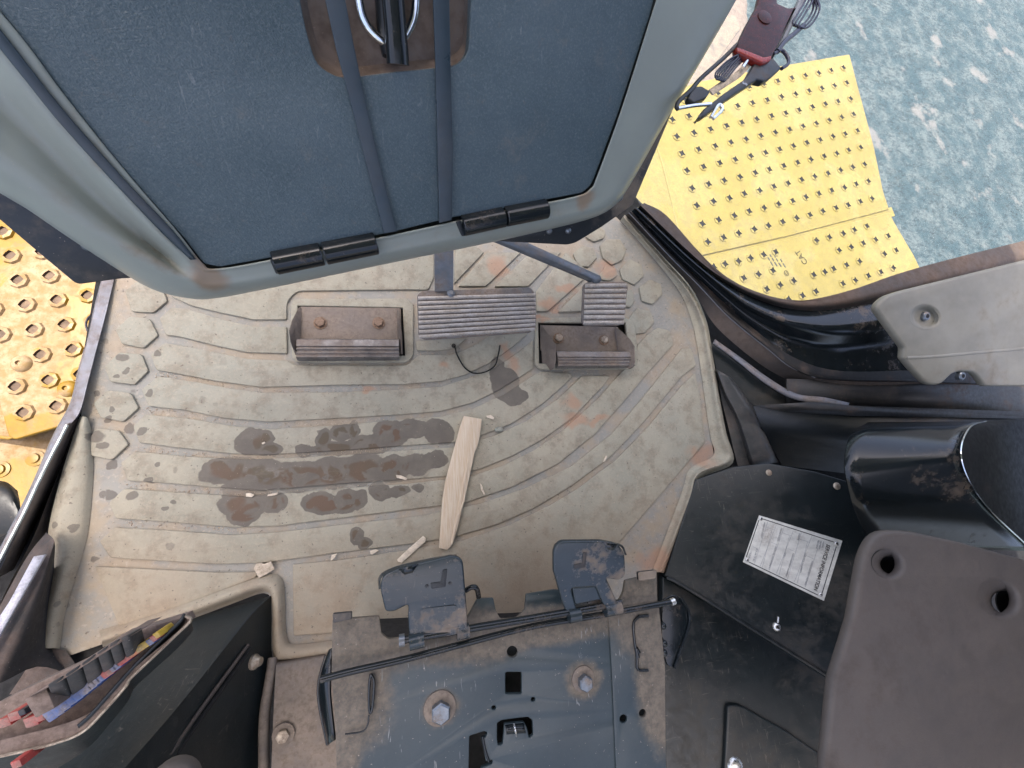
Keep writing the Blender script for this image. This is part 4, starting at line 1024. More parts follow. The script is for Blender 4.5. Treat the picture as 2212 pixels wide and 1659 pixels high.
tb = poly3('step_riser', [[P(-300, 900, -.24), P(17, 950, -.24), P(150, 915, -.24), P(150, 915, -.42), P(17, 950, -.42), P(-300, 900, -.42)]], M['yellow'], s2, solid=.006)
# ================================================================== DOOR SILL, SEAL, FOAM (left)
ds = T('door_sill', 'scratched grey painted metal door sill with bright worn edge along the left of the mat', 'sill', P(140, 900, 0))
so = [(222, 600), (206, 660), (190, 735), (172, 800), (155, 870), (118, 940), (66, 1060), (20, 1150), (-30, 1240)]
si = [(247, 600), (228, 680), (208, 755), (190, 825), (172, 890), (143, 930), (92, 1035), (48, 1130), (-5, 1240)]
skin('sill_strip', [zr([(x-4, y) for x, y in so], -.03, -.03), zr(so, .004, .03), zr(si, .006, .032), zr([(x+2, y+3) for x, y in si], -.012, .012)], M['sill'], ds, per=6, sharp=30)
ed = [(145, 918), (128, 952), (110, 986), (80, 1048), (53, 1106), (25, 1160), (0, 1209), (-30, 1262)]
tube('worn_edge', [P(x, y, .030+.001*i) for i, (x, y) in enumerate(ed)], .0022, M['sill_edge'], ds, per=6, seg=6)
poly3('inner_web', [[P(145, 918, .03), P(53, 1106, .034), P(-30, 1262, .036), P(30, 1230, .0), P(92, 1106, .0), P(168, 905, .004)]], M['steel_brown'], ds, solid=.002)
skin('gap_strip', [zr([(168, 905), (135, 1000), (100, 1090), (72, 1160), (20, 1262), (-40, 1390)], .002, .02), zr([(172, 905), (150, 960), (118, 1070), (102, 1140), (88, 1200), (40, 1320)], -.010, -.010)], M['flange_dust'], ds, per=5, cross=2)  # dusty brown strip closing the gap between sill and mat
fs = T('foam_seal', 'sooty black foam and rubber trim with a pale speckled strip at the lower left edge', 'seal', P(50, 1300, 0))
skin('foam_wedge', [zr([(100, 1150), (60, 1200), (10, 1290), (-60, 1420)], .03, .06), zr([(118, 1170), (92, 1250), (50, 1350), (-20, 1480)], .045, .08), zr([(117, 1216), (100, 1290), (84, 1380), (80, 1440)], .02, .03), zr([(117, 1230), (108, 1320), (120, 1410), (160, 1460)], .0, .0)], M['foam'], fs, per=6, cross=4, sharp=80)
poly3('pale_strip', [[P(73, 1202, .062), P(97, 1198, .062), P(40, 1300, .075), P(-40, 1440, .09), P(-62, 1425, .09), P(20, 1300, .075)]], M['pale_strip'], fs, solid=.004)
skin('dark_floor_patch', [zr([(80, 1393), (110, 1400), (140, 1405)], .006), zr([(60, 1440), (110, 1440), (160, 1430)], .004), zr([(20, 1500), (100, 1500), (180, 1480)], .002)], M['foam'], fs, per=4, cross=2)
oc = T('black_hose_end', 'blurred black rubber part outside the sill at the left edge', 'hose', P(8, 1130, -.05))
skin('rubber_body', [zr([(-40, 1040), (10, 1040), (38, 1060)], -.12), zr([(-40, 1045), (20, 1060), (44, 1100)], -.07), zr([(-40, 1120), (10, 1130), (30, 1140)], -.07), zr([(-60, 1240), (-20, 1200), (10, 1180)], -.12)], M['rubber_black'], oc, per=5, cross=4, solid=.004)
ck = tube('wire_loop', [P(x, y, -.02) for x, y in [(203, 735), (191, 718), (186, 700), (192, 685), (204, 678)]], .0016, M['wire'], None)
tag(ck, 'small dark wire loop poking out beyond the sill edge', 'wire')
# ================================================================== LEFT CONSOLE WITH FUSE TRAY
lc = T('left_console', 'black sloping console box in the lower left corner with slot and round clip', 'console', P(480, 1450, 0))
K = P(585, 1287, .008)
ridge = [K, P(540, 1332, .045), P(473, 1416, .105), P(380, 1532, .175), P(273, 1655, .245), P(180, 1760, .29)]
ff = [K + Vector((0, 0, .0)), P(500, 1312, .006), P(390, 1348, .008), P(250, 1440, .02), P(60, 1600, .05), P(-120, 1760, .09)]
skin('front_face', [[p for p in ff], [a.lerp(b, .5) + Vector((0, 0, .004)) for a, b in zip(ff, ridge)], [a.lerp(b, .90) + Vector((0, 0, .004)) for a, b in zip(ff, ridge)], ridge], M['dark_console'], lc, per=6, cross=3, sharp=80)
ff2 = [P(586, 1289, .004), P(587, 1360, -.005), P(586, 1440, -.005), P(584, 1530, -.005), P(581, 1660, -.005), P(578, 1800, -.005)]
skin('side_face', [ridge, [a.lerp(b, .06) for a, b in zip(ridge, ff2)], ff2], M['dark_console'], lc, per=6, cross=1, sharp=30)
def onside(u, v):
    """point on the side face: u along, v from ridge (0) to floor (1)"""
    R_ = cat(ridge, 6); F_ = cat(ff2, 6); i = u*(len(R_)-1); k = min(int(i), len(R_)-2); f = i-k
    return R_[k].lerp(R_[k+1], f).lerp(F_[k].lerp(F_[k+1], f), v)
nside = (onside(.5, 1)-onside(.5, 0)).cross(onside(.9, .5)-onside(.2, .5)).normalized()
if nside.dot(CP-onside(.5, .5)) < 0: nside = -nside
SPn = Pl(onside(.5, .5), nside)
tube('slot_trim', [SPn.hit(x, y, .003) for x, y in [(536, 1393), (500, 1442), (450, 1510), (400, 1580), (352, 1652), (300, 1730)]], .0026, M['flange_dust'], lc, per=4, seg=6)
tube('slot', [SPn.hit(x, y, .002) for x, y in [(540, 1400), (506, 1450), (456, 1520), (408, 1588), (362, 1656), (312, 1734)]], .0034, M['hole'], lc, per=4, seg=6)
clip = rings_obj('clip', [(.011, -.002), (.011, .003), (.0085, .006), (.006, .012), (.002, .013)], frame_at(SPn.hit(548, 1430, .002), nside), M['bolt_brass'], lc, n=14)
tag(clip, 'cream plastic push clip')
# tray
TP = Z(.335)
tr = T('fuse_tray', 'brown dusty fuse and relay tray with black flange in the lower left corner', 'fuse box', TP.hit(220, 1450))
plate('tray_floor', [(397, 1331), (405, 1345), (290, 1440), (180, 1560), (-80, 1680), (-80, 1560), (30, 1500), (200, 1420), (262, 1372)], TP, .02, .002, M['relay_side'], tr, off=-.02)
fo = [(400, 1330), (412, 1340), (380, 1372), (330, 1420), (281, 1466), (272, 1482), (230, 1530), (180, 1580), (120, 1605), (40, 1625), (-80, 1650)]
fi = [(396, 1332), (404, 1343), (370, 1376), (320, 1418), (272, 1460), (240, 1496), (200, 1535), (160, 1556), (110, 1572), (30, 1592), (-80, 1620)]
skin('flange_top', [rowz(fi, .318), rowz(fi, .336), rowz(fo, .336), rowz(fo, .322)], M['relay_side'], tr, per=5, sharp=30)
fo2 = [(414, 1350), (416, 1362), (388, 1396), (338, 1442), (292, 1484), (278, 1512), (240, 1560), (196, 1610), (140, 1650), (60, 1690), (-80, 1740)]
skin('flange_side', [rowz(fo, .321), rowz(fo2, .285)], M['dark_console'], tr, per=5, sharp=30)
tube('flange_edge', [p for p in rowz(fo, .337)], .0014, M['bolt_brass'], tr, per=5, seg=6)
# inner black rail
skin('inner_rail', [rowz([(400, 1326), (388, 1344), (336, 1394), (290, 1440), (236, 1500), (196, 1545), (168, 1570)], .34), rowz([(404, 1334), (394, 1352), (342, 1402), (296, 1450), (246, 1512), (206, 1556), (176, 1584)], .325)], M['dark_console'], tr, per=5, solid=.002)
# relays: side wall + six black covers
def quad(name, px, z, h, mat, parent, bev=.001):
    a, b, c, d = [P(x, y, z) for x, y in px]
    return box3(name, a, b, c, d, h, mat, parent, bev)
rl = T('relay_bank', 'row of six black relays in a dusty brown holder standing in the fuse tray', 'relay', P(160, 1440, .36))
quad('holder', [(250, 1382), (286, 1372), (128, 1473), (52, 1512)], .375, .05, M['relay_side'], rl)
quad('holder_end', [(52, 1512), (98, 1482), (118, 1530), (76, 1552)], .370, .03, M['relay_side'], rl)
tops = [(98, 1482), (136, 1460), (172, 1436), (205, 1412), (232, 1395), (257, 1380), (280, 1372)]
bots = [(116, 1528), (152, 1506), (186, 1482), (220, 1457), (246, 1440), (270, 1424), (292, 1412)]
for i in range(6):
    t0, t1, q0, q1 = [Vector(v) for v in (tops[i], tops[i+1], bots[i], bots[i+1])]
    g = .06
    c4 = [t0.lerp(t1, g), t1.lerp(t0, g), q1.lerp(q0, g), q0.lerp(q1, g)]
    pts3 = [P(c4[0].x, c4[0].y, .378), P(c4[1].x, c4[1].y, .378), P(c4[2].x, c4[2].y, .352), P(c4[3].x, c4[3].y, .352)]
    box3('relay', *pts3, .02, M['relay'], rl, .0015)
# fuses
ft = T('fuse_row', 'row of small dusty blue, red, orange and yellow blade fuses beside the relays', 'fuses', P(220, 1470, .34))
centres = [(333, 1368, 'fuse_yellow'), (326, 1375, 'fuse_red'), (318, 1383, 'fuse_blue'), (306, 1389, 'fuse_yellow'), (299, 1394, 'fuse_yellow'), (291, 1399, 'fuse_yellow'), (284, 1404, 'fuse_orange'), (276, 1409, 'fuse_orange'), (268, 1415, 'fuse_red'),
           (260, 1421, 'fuse_red'), (251, 1427, 'fuse_red'), (244, 1434, 'fuse_blue'), (236, 1440, 'fuse_blue'), (228, 1447, 'fuse_red'), (219, 1453, 'fuse_red'), (209, 1460, 'fuse_blue'), (200, 1467, 'fuse_blue'), (191, 1475, 'fuse_blue'), (181, 1482, 'fuse_blue'),
           (171, 1490, 'fuse_blue'), (160, 1499, 'fuse_blue'), (147, 1508, 'fuse_blue'), (132, 1520, 'fuse_blue'), (118, 1531, 'fuse_blue'), (102, 1542, 'fuse_blue')]
for x, y, m in centres:
    s_ = 9.5 + (333-x)*.032; x += 5; y += 4
    quad('fuse', [(x-s_*1.1, y-s_*.1), (x+s_*.1, y-s_*.8), (x+s_*1.1, y+s_*.2), (x-s_*.1, y+s_*.95)], .352, .026, M[m], ft, .0008)
for (x, y, m, s_) in ((66, 1560, 'fuse_red', 17), (84, 1552, 'fuse_red', 12), (30, 1548, 'fuse_red', 15), (8, 1562, 'fuse_red', 15), (46, 1540, 'ink', 10), (34, 1652, 'fuse_red', 13)):
    quad('fuse', [(x-s_*1.1, y-s_*.3), (x+s_*.6, y-s_*.9), (x+s_*1.1, y+s_*.3), (x-s_*.6, y+s_*.9)], .352, .028, M[m], ft, .001)
kb = rings_obj('round_knob', [(.022, -.01), (.024, 0), (.022, .006), (.016, .009), (.006, .010)], frame_at(P(372, 1700, .30), (0, 0, 1)), M['pad'], None, n=24, sharp=60)
tag(kb, 'round dusty grey knob cut by the bottom edge', 'knob')
# ================================================================== SEAT RISER AND BASE PLATE
SZ = .22
SPL = Z(SZ)
sr = T('seat_pedestal', 'brown dusty seat pedestal below the base plate with a bolt on its side', 'pedestal', P(650, 1560, 0))
skin('pedestal_face', [rowz([(600, 1432), (640, 1424), (700, 1412), (760, 1404)], .001), rowz([(596, 1440), (640, 1432), (700, 1422), (760, 1414)], .02), rowz([(590, 1560), (640, 1550), (710, 1540), (760, 1530)], .05), rowz([(584, 1720), (650, 1720), (720, 1720), (780, 1720)], .05)], M['steel_brown'], sr, per=4, cross=4, sharp=60)
tube('side_hose', [P(590, 1420, .01), P(583, 1470, .02), P(572, 1540, .03), P(570, 1620, .04), P(572, 1740, .05)], .010, M['steel_brown'], sr, per=6, flat=(.8, 1))
b_ = rings_obj('bolt', [(.016, 0), (.016, .003), (.012, .004)], frame_at(P(613, 1585, .052), (0, 0, 1)), M['steel_brown'], sr, n=18)
rings_obj('bolt_head', [(.0095, .003), (.0095, .009), (.007, .010)], frame_at(P(613, 1585, .052), (0, 0, 1)), M['bolt_brass'], b_, n=6)
sb = T('seat_base_plate', 'large dusty black steel seat base plate with square and round holes at the bottom', 'base plate', P(1080, 1500, SZ))
sq = lambda x0, y0, x1, y1: rnd([(x0, y0), (x1, y0), (x1, y1), (x0, y1)], 4)
plate_px = [(718, 1339, 3), (737, 1337), (819, 1331, 4), (824, 1368), (838, 1381, 8), (866, 1378), (1000, 1352, 4), (1031, 1294, 3), (1066, 1292, 3), (1071, 1319, 8), (1082, 1338, 6), (1115, 1336, 6), (1134, 1318, 6), (1137, 1284, 3), (1197, 1274), (1260, 1280), (1337, 1300, 4), (1347, 1279, 6), (1351, 1254, 3), (1419, 1238, 4), (1421, 1319), (1431, 1439), (1434, 1760), (730, 1760), (724, 1560), (716, 1450)]
holes = [ell(1107, 1408, 11.5, 12.5), sq(1092, 1452, 1127, 1499), ell(1152, 1511, 4.6), ell(1067, 1529, 4.6), ell(1347, 1553, 8, 9), ell(1389, 1541, 8, 9),
         rnd([(1074, 1562), (1084, 1556), (1140, 1549), (1150, 1556), (1152, 1588), (1143, 1594), (1139, 1574), (1132, 1560), (1090, 1564), (1086, 1608), (1076, 1610), (1074, 1596)], 3),
         rnd([(1014, 1590), (1046, 1580), (1053, 1583), (1050, 1592), (1040, 1596), (1050, 1646), (1064, 1642), (1064, 1650), (1040, 1659), (1036, 1700), (1012, 1700)], 3)]
plate('plate', plate_px, SPL, .006, .0012, M['seat_steel'], sb, holes=holes)
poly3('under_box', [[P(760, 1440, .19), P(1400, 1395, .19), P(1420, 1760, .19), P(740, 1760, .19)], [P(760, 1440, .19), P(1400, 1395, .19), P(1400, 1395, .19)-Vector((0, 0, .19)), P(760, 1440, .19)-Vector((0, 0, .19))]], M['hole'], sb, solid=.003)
plate('overlap_strip', [(1314, 1316), (1423, 1300), (1437, 1440), (1440, 1765), (1335, 1765), (1331, 1659), (1322, 1450)], SPL, .004, .001, M['seat_steel'], sb, off=.0030,
      holes=[ell(1347, 1553, 8, 9), ell(1389, 1541, 8, 9)])
# spring tongue inside the U-shaped opening
skin('spring_tongue', [rowz([(1091, 1566), (1112, 1563), (1132, 1562)], .221), rowz([(1094, 1580), (1112, 1578), (1134, 1576)], .226), rowz([(1094, 1592), (1112, 1590), (1138, 1590)], .214)], M['gloss_black'], sb, per=3, cross=4, solid=.0012, sharp=80)
tube('tongue_ridge', [P(1110, 1564, .223), P(1113, 1578, .228), P(1116, 1592, .217)], .0014, M['zinc'], sb, per=4, seg=6)
tube('slot_edge', [P(1042, 1590, .221), P(1048, 1620, .221), P(1056, 1645, .221)], .0016, M['gloss_black'], sb, per=4, seg=8)
# front tabs
plate('folded_tab', [(718, 1326), (760, 1322), (760, 1338), (720, 1346)], Z(.232), .006, .001, M['black_steel'], sb, r=3)
plate('folded_tab', [(1378, 1236), (1420, 1231), (1417, 1250), (1380, 1256)], Z(.232), .006, .001, M['black_steel'], sb, r=5)
# lanced slots, each a raised lip round an opening
def lance(pts, w=.0022):
    tube('raised_lip', [P(x, y, .2245) for x, y in pts], w, M['gloss_black'], sb, per=4, seg=8)
lance([(801, 1456), (808, 1470), (807, 1500), (804, 1530), (799, 1540), (797, 1510), (798, 1475), (801, 1456)], .0017)
lance([(797, 1545), (794, 1566), (782, 1580), (745, 1586)], .0010)
lance([(1382, 1330), (1369, 1345), (1370, 1380), (1376, 1420), (1378, 1446), (1400, 1448)], .0020)
lance([(1378, 1420), (1374, 1400), (1380, 1410)], .0030)
lance([(1380, 1332), (1400, 1330)], .0024)
for (x, y, R_) in ((952, 1539, .0215), (1261, 1476, .0175)):
    bz = rings_obj('bolt', [(R_, 0), (R_*.98, .0016), (R_*.80, .0022)], frame_at(P(x-2, y-10, SZ), (0, 0, 1)), M['steel_brown'], sb, n=28)
    rings_obj('bolt_head', [(R_*.60, .002), (R_*.62, .011), (R_*.52, .013)], frame_at(P(x-1, y-6, SZ), (0, 0, 1)), M['bolt_steel'], bz, n=6, rot=.5, sharp=20)
# rods
rod = T('release_rod', 'long thin black hinge rod crossing the seat base plate', 'rod', P(1080, 1390, .235))
tube('rod_bar', [P(692, 1468, .236), P(760, 1450, .236), P(870, 1425, .236), P(1000, 1391, .237), (P(1150, 1353, .238)), P(1300, 1328, .238), P(1400, 1310, .238), P(1452, 1300, .238)], .0043, M['gloss_black'], rod, per=6)
rings_obj('rod_tip', [(.0052, -.003), (.0052, .004)], frame_at(P(1452, 1300, .238), (1, .2, 0), Vector((0, 0, 1))), M['zinc'], rod, n=12)
rod2 = T('hinge_rod', 'upper steel rod on which the two black levers swing', 'rod', P(1100, 1340, .245))
tube('rod_bar', [P(866, 1383, .246), P(1000, 1360, .246), P(1200, 1327, .247), P(1342, 1301, .247)], .0050, M['gloss_black'], rod2, per=4)
tube('rod_collar', [P(862, 1384, .246), P(874, 1382, .246)], .0075, M['bolt_steel'], rod2, per=2)
# levers
def lever(label, outer, hole, pl3, sleeve, arrow, notch, dots, flare):
    t = T('lever', label, 'lever', P(*pl3[0]), 'flat black levers with an embossed arrow')
    pl = plane3(*pl3)
    plate('lever_plate', outer, pl, .009, .0028, M['levers'], t, holes=[rnd(hole, 5)], res=3)
    for (a, b) in sleeve:
        tube('sleeve', [P(*a), P(*b)], .0095, M['levers'], t, per=2, seg=14)
    plate('embossed_arrow', arrow, pl, .003, .0006, M['black_plastic'], t, off=.0012, r=2)
    for d in dots:
        rings_obj('embossed_dot', [(.0022, 0), (.0018, .0012)], frame_at(pl.hit(*d, .0002), pl.n), M['black_plastic'], t, n=8)
    # pressed V notch at the top edge
    a, b, c = [pl.hit(*q, .0006) for q in notch]
    poly3('pressed_notch', [[a, b, c + pl.n*-.001]], M['gloss_black'], t, solid=.001)
    skin('flared_edge', [[pl.hit(x, y, o) for x, y, o in r] for r in flare], M['levers'], t, per=5, cross=4, sharp=80)
    return t
lever('left black lever with an embossed arrow, dusty over its lower half',
      rnd([(820, 1270, 16), (826, 1244, 16), (860, 1228, 10), (980, 1199, 14), (1000, 1210, 12), (1005, 1270), (1012, 1372, 4), (986, 1374, 4), (985, 1340), (984, 1312), (912, 1320), (914, 1340), (913, 1388, 4), (884, 1390, 4), (881, 1330), (882, 1306, 8), (852, 1322, 8), (832, 1322, 8)], 6),
      [(912, 1318), (984, 1308), (986, 1352), (913, 1364)], ((820, 1260, .252), (1004, 1228, .262), (884, 1385, .246)),
      [((884, 1388, .246), (916, 1380, .246)), ((986, 1366, .246), (1013, 1361, .246))],
      [(956, 1232), (966, 1229), (962, 1268), (932, 1272), (930, 1260), (952, 1257)], ((861, 1230), (904, 1218), (883, 1250)), [(922, 1266), (972, 1260)],
      [[(822, 1272, -.002), (826, 1246, -.002), (860, 1229, -.002), (930, 1211, -.002), (985, 1200, -.002)], [(818, 1274, -.010), (821, 1242, -.010), (858, 1223, -.010), (930, 1206, -.010), (988, 1196, -.010)], [(818, 1278, -.020), (819, 1244, -.020), (857, 1222, -.020), (930, 1205, -.020), (990, 1196, -.020)]])
lever('right black lever with an embossed arrow, shiny on top and tilted up',
      rnd([(1196, 1188, 12), (1210, 1170, 12), (1300, 1169, 6), (1336, 1176, 12), (1350, 1196, 14), (1352, 1244, 8), (1338, 1254), (1310, 1250), (1322, 1275), (1338, 1312, 4), (1312, 1324, 4), (1296, 1290), (1287, 1268), (1234, 1272), (1242, 1300), (1250, 1330, 4), (1228, 1335, 4), (1212, 1292), (1204, 1262), (1196, 1236)], 6),
      [(1236, 1270), (1288, 1266), (1300, 1296), (1243, 1308)], ((1196, 1188, .275), (1350, 1190, .275), (1228, 1335, .247)),
      [((1228, 1331, .247), (1252, 1326, .247)), ((1306, 1318, .247), (1340, 1311, .247))],
      [(1260, 1194), (1268, 1194), (1264, 1226), (1240, 1230), (1240, 1220), (1258, 1217)], ((1302, 1172), (1334, 1176), (1322, 1198)), [],
      [[(1200, 1240, -.002), (1198, 1190, -.002), (1212, 1172, -.002), (1270, 1170, -.002), (1335, 1178, -.002), (1350, 1200, -.002)], [(1196, 1242, -.010), (1194, 1188, -.010), (1209, 1169, -.010), (1270, 1167, -.010), (1338, 1174, -.010), (1354, 1198, -.010)], [(1196, 1244, -.020), (1194, 1190, -.020), (1209, 1170, -.020), (1270, 1168, -.020), (1338, 1175, -.020), (1354, 1200, -.020)]])
# springs / links under levers
tube('lever_link', [P(1005, 1276, .235), P(1020, 1268, .238), (P(1030, 1272, .236)), P(1034, 1290, .228)], .0035, M['gloss_black'], sb, per=5)
tube('lever_link', [P(1264, 1272, .235), P(1265, 1300, .235)], .0015, M['chrome'], sb, per=3)
plate('link_plate', [(1268, 1272), (1290, 1270), (1306, 1300), (1270, 1306)], Z(.228), .004, .001, M['gloss_black'], sb, r=3)
# side brackets
lb = T('seat_bracket', 'glossy black folded bracket hanging off the left side of the base plate', 'bracket', P(700, 1520, .18))
skin('bracket_shell', [rowz([(716, 1400), (714, 1450), (712, 1500), (722, 1600)], .212), rowz([(710, 1404), (696, 1456), (700, 1520), (712, 1606)], .205), rowz([(704, 1416), (688, 1470), (688, 1520), (706, 1612)], .185)], M['gloss_black'], lb, per=5, cross=3, solid=.003)
tube('bracket_edge', rowz([(704, 1416), (689, 1470), (689, 1520), (707, 1608)], .186), .0018, M['gloss_black'], lb, per=5, seg=6)
rbk = T('seat_bracket', 'rounded black bracket plate on the right side of the base plate where the rod ends', 'bracket', P(1460, 1350, .2))
plate('bracket_plate', [(1432, 1296, 8), (1452, 1284, 8), (1470, 1290, 10), (1488, 1320, 12), (1490, 1350, 12), (1472, 1400), (1456, 1444, 5), (1442, 1438, 5), (1430, 1400), (1430, 1330)], Z(.214), .005, .0015, M['gloss_black'], rbk, r=6)
for (x, y, r_) in ((1432, 1352, .0055), (1434, 1390, .0055), (1434, 1410, .0055)):
    rings_obj('weld_bead', [(r_, 0), (r_*.8, .003), (r_*.3, .005)], frame_at(P(x, y, .219), (0, 0, 1)), M['gloss_black'], rbk, n=10, sharp=60)
tube('bracket_edge', rowz([(1470, 1289), (1488, 1320), (1489, 1350), (1472, 1400), (1457, 1444)], .216), .0022, M['gloss_black'], rbk, per=5, seg=6)
# ================================================================== RIGHT-HAND CONSOLE
RC = plane3((1500, 1032, .022), (1440, 1245, .022), (1850, 1120, .13))
rc = T('right_console', 'scuffed black console shelf along the right of the mat, carrying the service plate', 'console', P(1650, 1200, 0))
plate('shelf', [(1502, 1036), (1585, 1008), (1660, 1000), (1760, 1018), (1900, 1060), (2120, 1150), (2060, 1640), (1800, 1468), (1640, 1366), (1476, 1264), (1436, 1244)], RC, .03, .003, M['dark_console'], rc)
# lower scuffed floor cover in front of it
LP = plane3((1440, 1262, .012), (1440, 1640, .045), (1790, 1500, .075))
plate('lower_cover', [(1432, 1246), (1476, 1270), (1640, 1372), (1800, 1474), (1900, 1540), (1900, 1780), (1440, 1780), (1436, 1500), (1430, 1350)], LP, .02, .003, M['dark_console'], rc)
tube('edge_bead', [RC.hit(x, y, .001) for x, y in [(1440, 1248), (1476, 1266), (1640, 1368), (1800, 1468)]], .0032, M['dark_console'], rc, per=4, seg=8)
plate('raised_hatch', [(1572, 1524, 8), (1600, 1524, 10), (1700, 1580), (1800, 1650), (1800, 1790), (1560, 1790), (1566, 1650)], LP, .012, .003, M['dark_console'], rc, off=.010)
for (x, y) in ((1588, 1656),):
    rings_obj('bolt', [(.016, 0), (.014, .004), (.008, .007)], frame_at(LP.hit(x, y, .010), LP.n), M['zinc'], rc, n=16, sharp=50)
for (x, y, r_) in ((1661, 1021, .007), (1808, 1050, .008)):
    rings_obj('screw', [(r_, 0), (r_*.8, .002), (r_*.3, .0032)], frame_at(RC.hit(x, y, .0003), RC.n), M['bolt_brass'], rc, n=14, sharp=60)
b_ = rings_obj('screw', [(.0085, 0), (.0078, .003), (.004, .0055)], frame_at(RC.hit(1677, 1354, .0003), RC.n), M['zinc'], rc, n=16, sharp=60)
rings_obj('screw_slot', [(.003, .004), (.003, .0058)], frame_at(RC.hit(1677, 1353, .0003), RC.n), M['hole'], b_, n=4)
tube('loose_tip', [RC.hit(1680, 1344, .004), RC.hit(1681, 1332, .008)], .0022, M['zinc'], rc, per=2, seg=8)
# service plate
sp = T('service_plate', 'cream service information plate riveted on the black console shelf', 'plate', RC.hit(1710, 1205))
plate('plate', [(1640, 1113, 1), (1820, 1168, 1), (1780, 1298, 1), (1605, 1214, 1)], RC, .0012, .0002, M['plate_white'], sp, off=.0016)
S3 = lambda zx, zy: (1589.8 + zx*.125, 1094.4 + zy*.125)      # measured on the enlarged plate
def pline(a, b, w, m, off=.0018):
    A_ = RC.hit(*S3(*a), off); B_ = RC.hit(*S3(*b), off); u = (B_-A_).normalized(); v = RC.n.cross(u)
    bm = bmesh.new(); f = [bm.verts.new(q) for q in (A_-v*w, B_-v*w, B_+v*w, A_+v*w)]
    g = [bm.verts.new(q.co - RC.n*.0003) for q in f]
    bm.faces.new(f); bm.faces.new(g[::-1])
    for i in range(4): bm.faces.new((f[i], g[i], g[(i+1) % 4], f[(i+1) % 4]))
    return bm_obj('printed_line', bm, M[m], sp, None)
for a, b in (((440, 205), (1700, 615)), ((1735, 690), (1490, 1490)), ((1420, 1530), (220, 955)), ((180, 870), (395, 235))): pline(a, b, .0008, 'ink')
for a, b in (((550, 260), (320, 985)), ((700, 310), (420, 1030)), ((625, 400), (455, 1050)), ((830, 360), (575, 1100)), ((990, 420), (700, 1155)), ((925, 505), (745, 1180)), ((1130, 450), (890, 1250)), ((1310, 510), (1010, 1300)),
             ((1235, 610), (1060, 1320)), ((1410, 730), (1200, 1390)), ((525, 355), (670, 405)), ((600, 610), (715, 660)), ((810, 455), (955, 505)), ((895, 725), (1020, 775)), ((1110, 565), (1280, 620)), ((1215, 845), (1345, 905)), ((290, 690), (370, 725))):
    pline(a, b, .00025, 'ink_grey')
text('lettering', 'SERVICE INFORMATION', RC, S3(1570, 645), S3(1345, 1435), M['ink'], sp, off=.0020, height=.0072)
for s_, a, b in (('MODEL', (1500, 600), (1480, 710)), ('NUMBER', (1460, 590), (1425, 730)), ('MACHINE', (1415, 575), (1380, 720)), ('ENGINE', (1085, 460), (1060, 575)), ('TRANSMISSION', (780, 360), (715, 590)), ('ARRANGEMENT NUMBER', (1310, 930), (1185, 1355)),
                 ('SERVICE NUMBER', (1195, 800), (1095, 1140)), ('ARRANGEMENT NUMBER', (985, 800), (855, 1200)), ('SPEC', (845, 785), (815, 885)), ('SERIAL NUMBER', (680, 685), (560, 1065)), ('PRODUCT IDENT', (480, 270), (430, 540)), ('DATE', (355, 725), (290, 935)), ('YEAR', (250, 765), (215, 890))):
    text('lettering', s_, RC, S3(*a), S3(*b), M['ink_grey'], sp, off=.0020, height=.0030)
for q in ((425, 210), (1735, 640), (1465, 1520), (188, 918)):
    rv = rings_obj('rivet', [(.0042, 0), (.0040, .0010), (.0022, .0022)], frame_at(RC.hit(*S3(*q), .0017), RC.n), M['zinc'], sp, n=14, sharp=60)
    rings_obj('rivet_hole', [(.0010, .0021), (.0010, .0025)], frame_at(RC.hit(*S3(*q), .0017), RC.n), M['hole'], rv, n=8)
# kick panel, steel channel and ledge between mat and window
kp = T('kick_panel', 'black dusty kick panel with bright edged ledge behind the mat corner', 'panel', P(1600, 880, 0))
skin('panel_sheet', [rowz([(1536, 740), (1600, 790), (1680, 850), (1760, 880), (1850, 890)], .012, .05), rowz([(1548, 800), (1600, 850), (1650, 890), (1720, 900), (1850, 900)], .006, .03)], M['dark_console'], kp, per=4, cross=2)
skin('bright_ledge', [rowz([(1545, 733), (1600, 772), (1660, 816), (1720, 850), (1780, 858), (1835, 870)], .030, .07), rowz([(1541, 741), (1596, 782), (1654, 828), (1716, 862), (1776, 872), (1830, 884)], .030, .07)], M['sill'], kp, per=5, solid=.003)
skin('floor_patch', [rowz([(1550, 806), (1580, 860), (1600, 920), (1650, 1010)], .004, .01), rowz([(1560, 870), (1575, 930), (1592, 1000), (1600, 1015)], -.002, .0)], M['channel'], kp, per=4)
ch = T('steel_channel', 'dusty folded steel channel running down to the corner of the mat', 'bracket', P(1620, 930, 0))
skin('channel', [rowz([(1545, 800), (1562, 850), (1590, 910), (1620, 1005)], .002), rowz([(1549, 800), (1568, 850), (1597, 908), (1630, 1008)], .022), rowz([(1566, 808), (1590, 850), (1622, 905), (1660, 1003)], .030), rowz([(1572, 812), (1602, 852), (1630, 900), (1672, 1000)], .030), rowz([(1580, 816), (1612, 856), (1640, 900), (1684, 998)], .012)], M['channel'], ch, per=5, cross=2, sharp=40, solid=.002)
db = T('dark_storage_box', 'deep black storage recess behind the steel channel', 'box', P(1740, 950, 0))
A1, A2, A3, A4 = P(1628, 880, .075), P(1870, 900, .11), P(1860, 1070, .06), P(1690, 1004, .035)
poly3('back_wall', [[P(1628, 878, .07), P(2300, 905, .13), P(2300, 1010, .06), P(1650, 935, .02)], [P(1650, 935, .02), P(2300, 1010, .06), P(2300, 1080, .05), P(1690, 1006, .02)]], M['black_plastic'], db, solid=.004)
poly3('top_ledge', [[P(1628, 876, .071), P(1760, 868, .08), P(1840, 876, .09), P(2300, 892, .14), P(2300, 906, .132), P(1840, 898, .09), P(1700, 890, .078)]], M['rubber_black'], db, solid=.003)
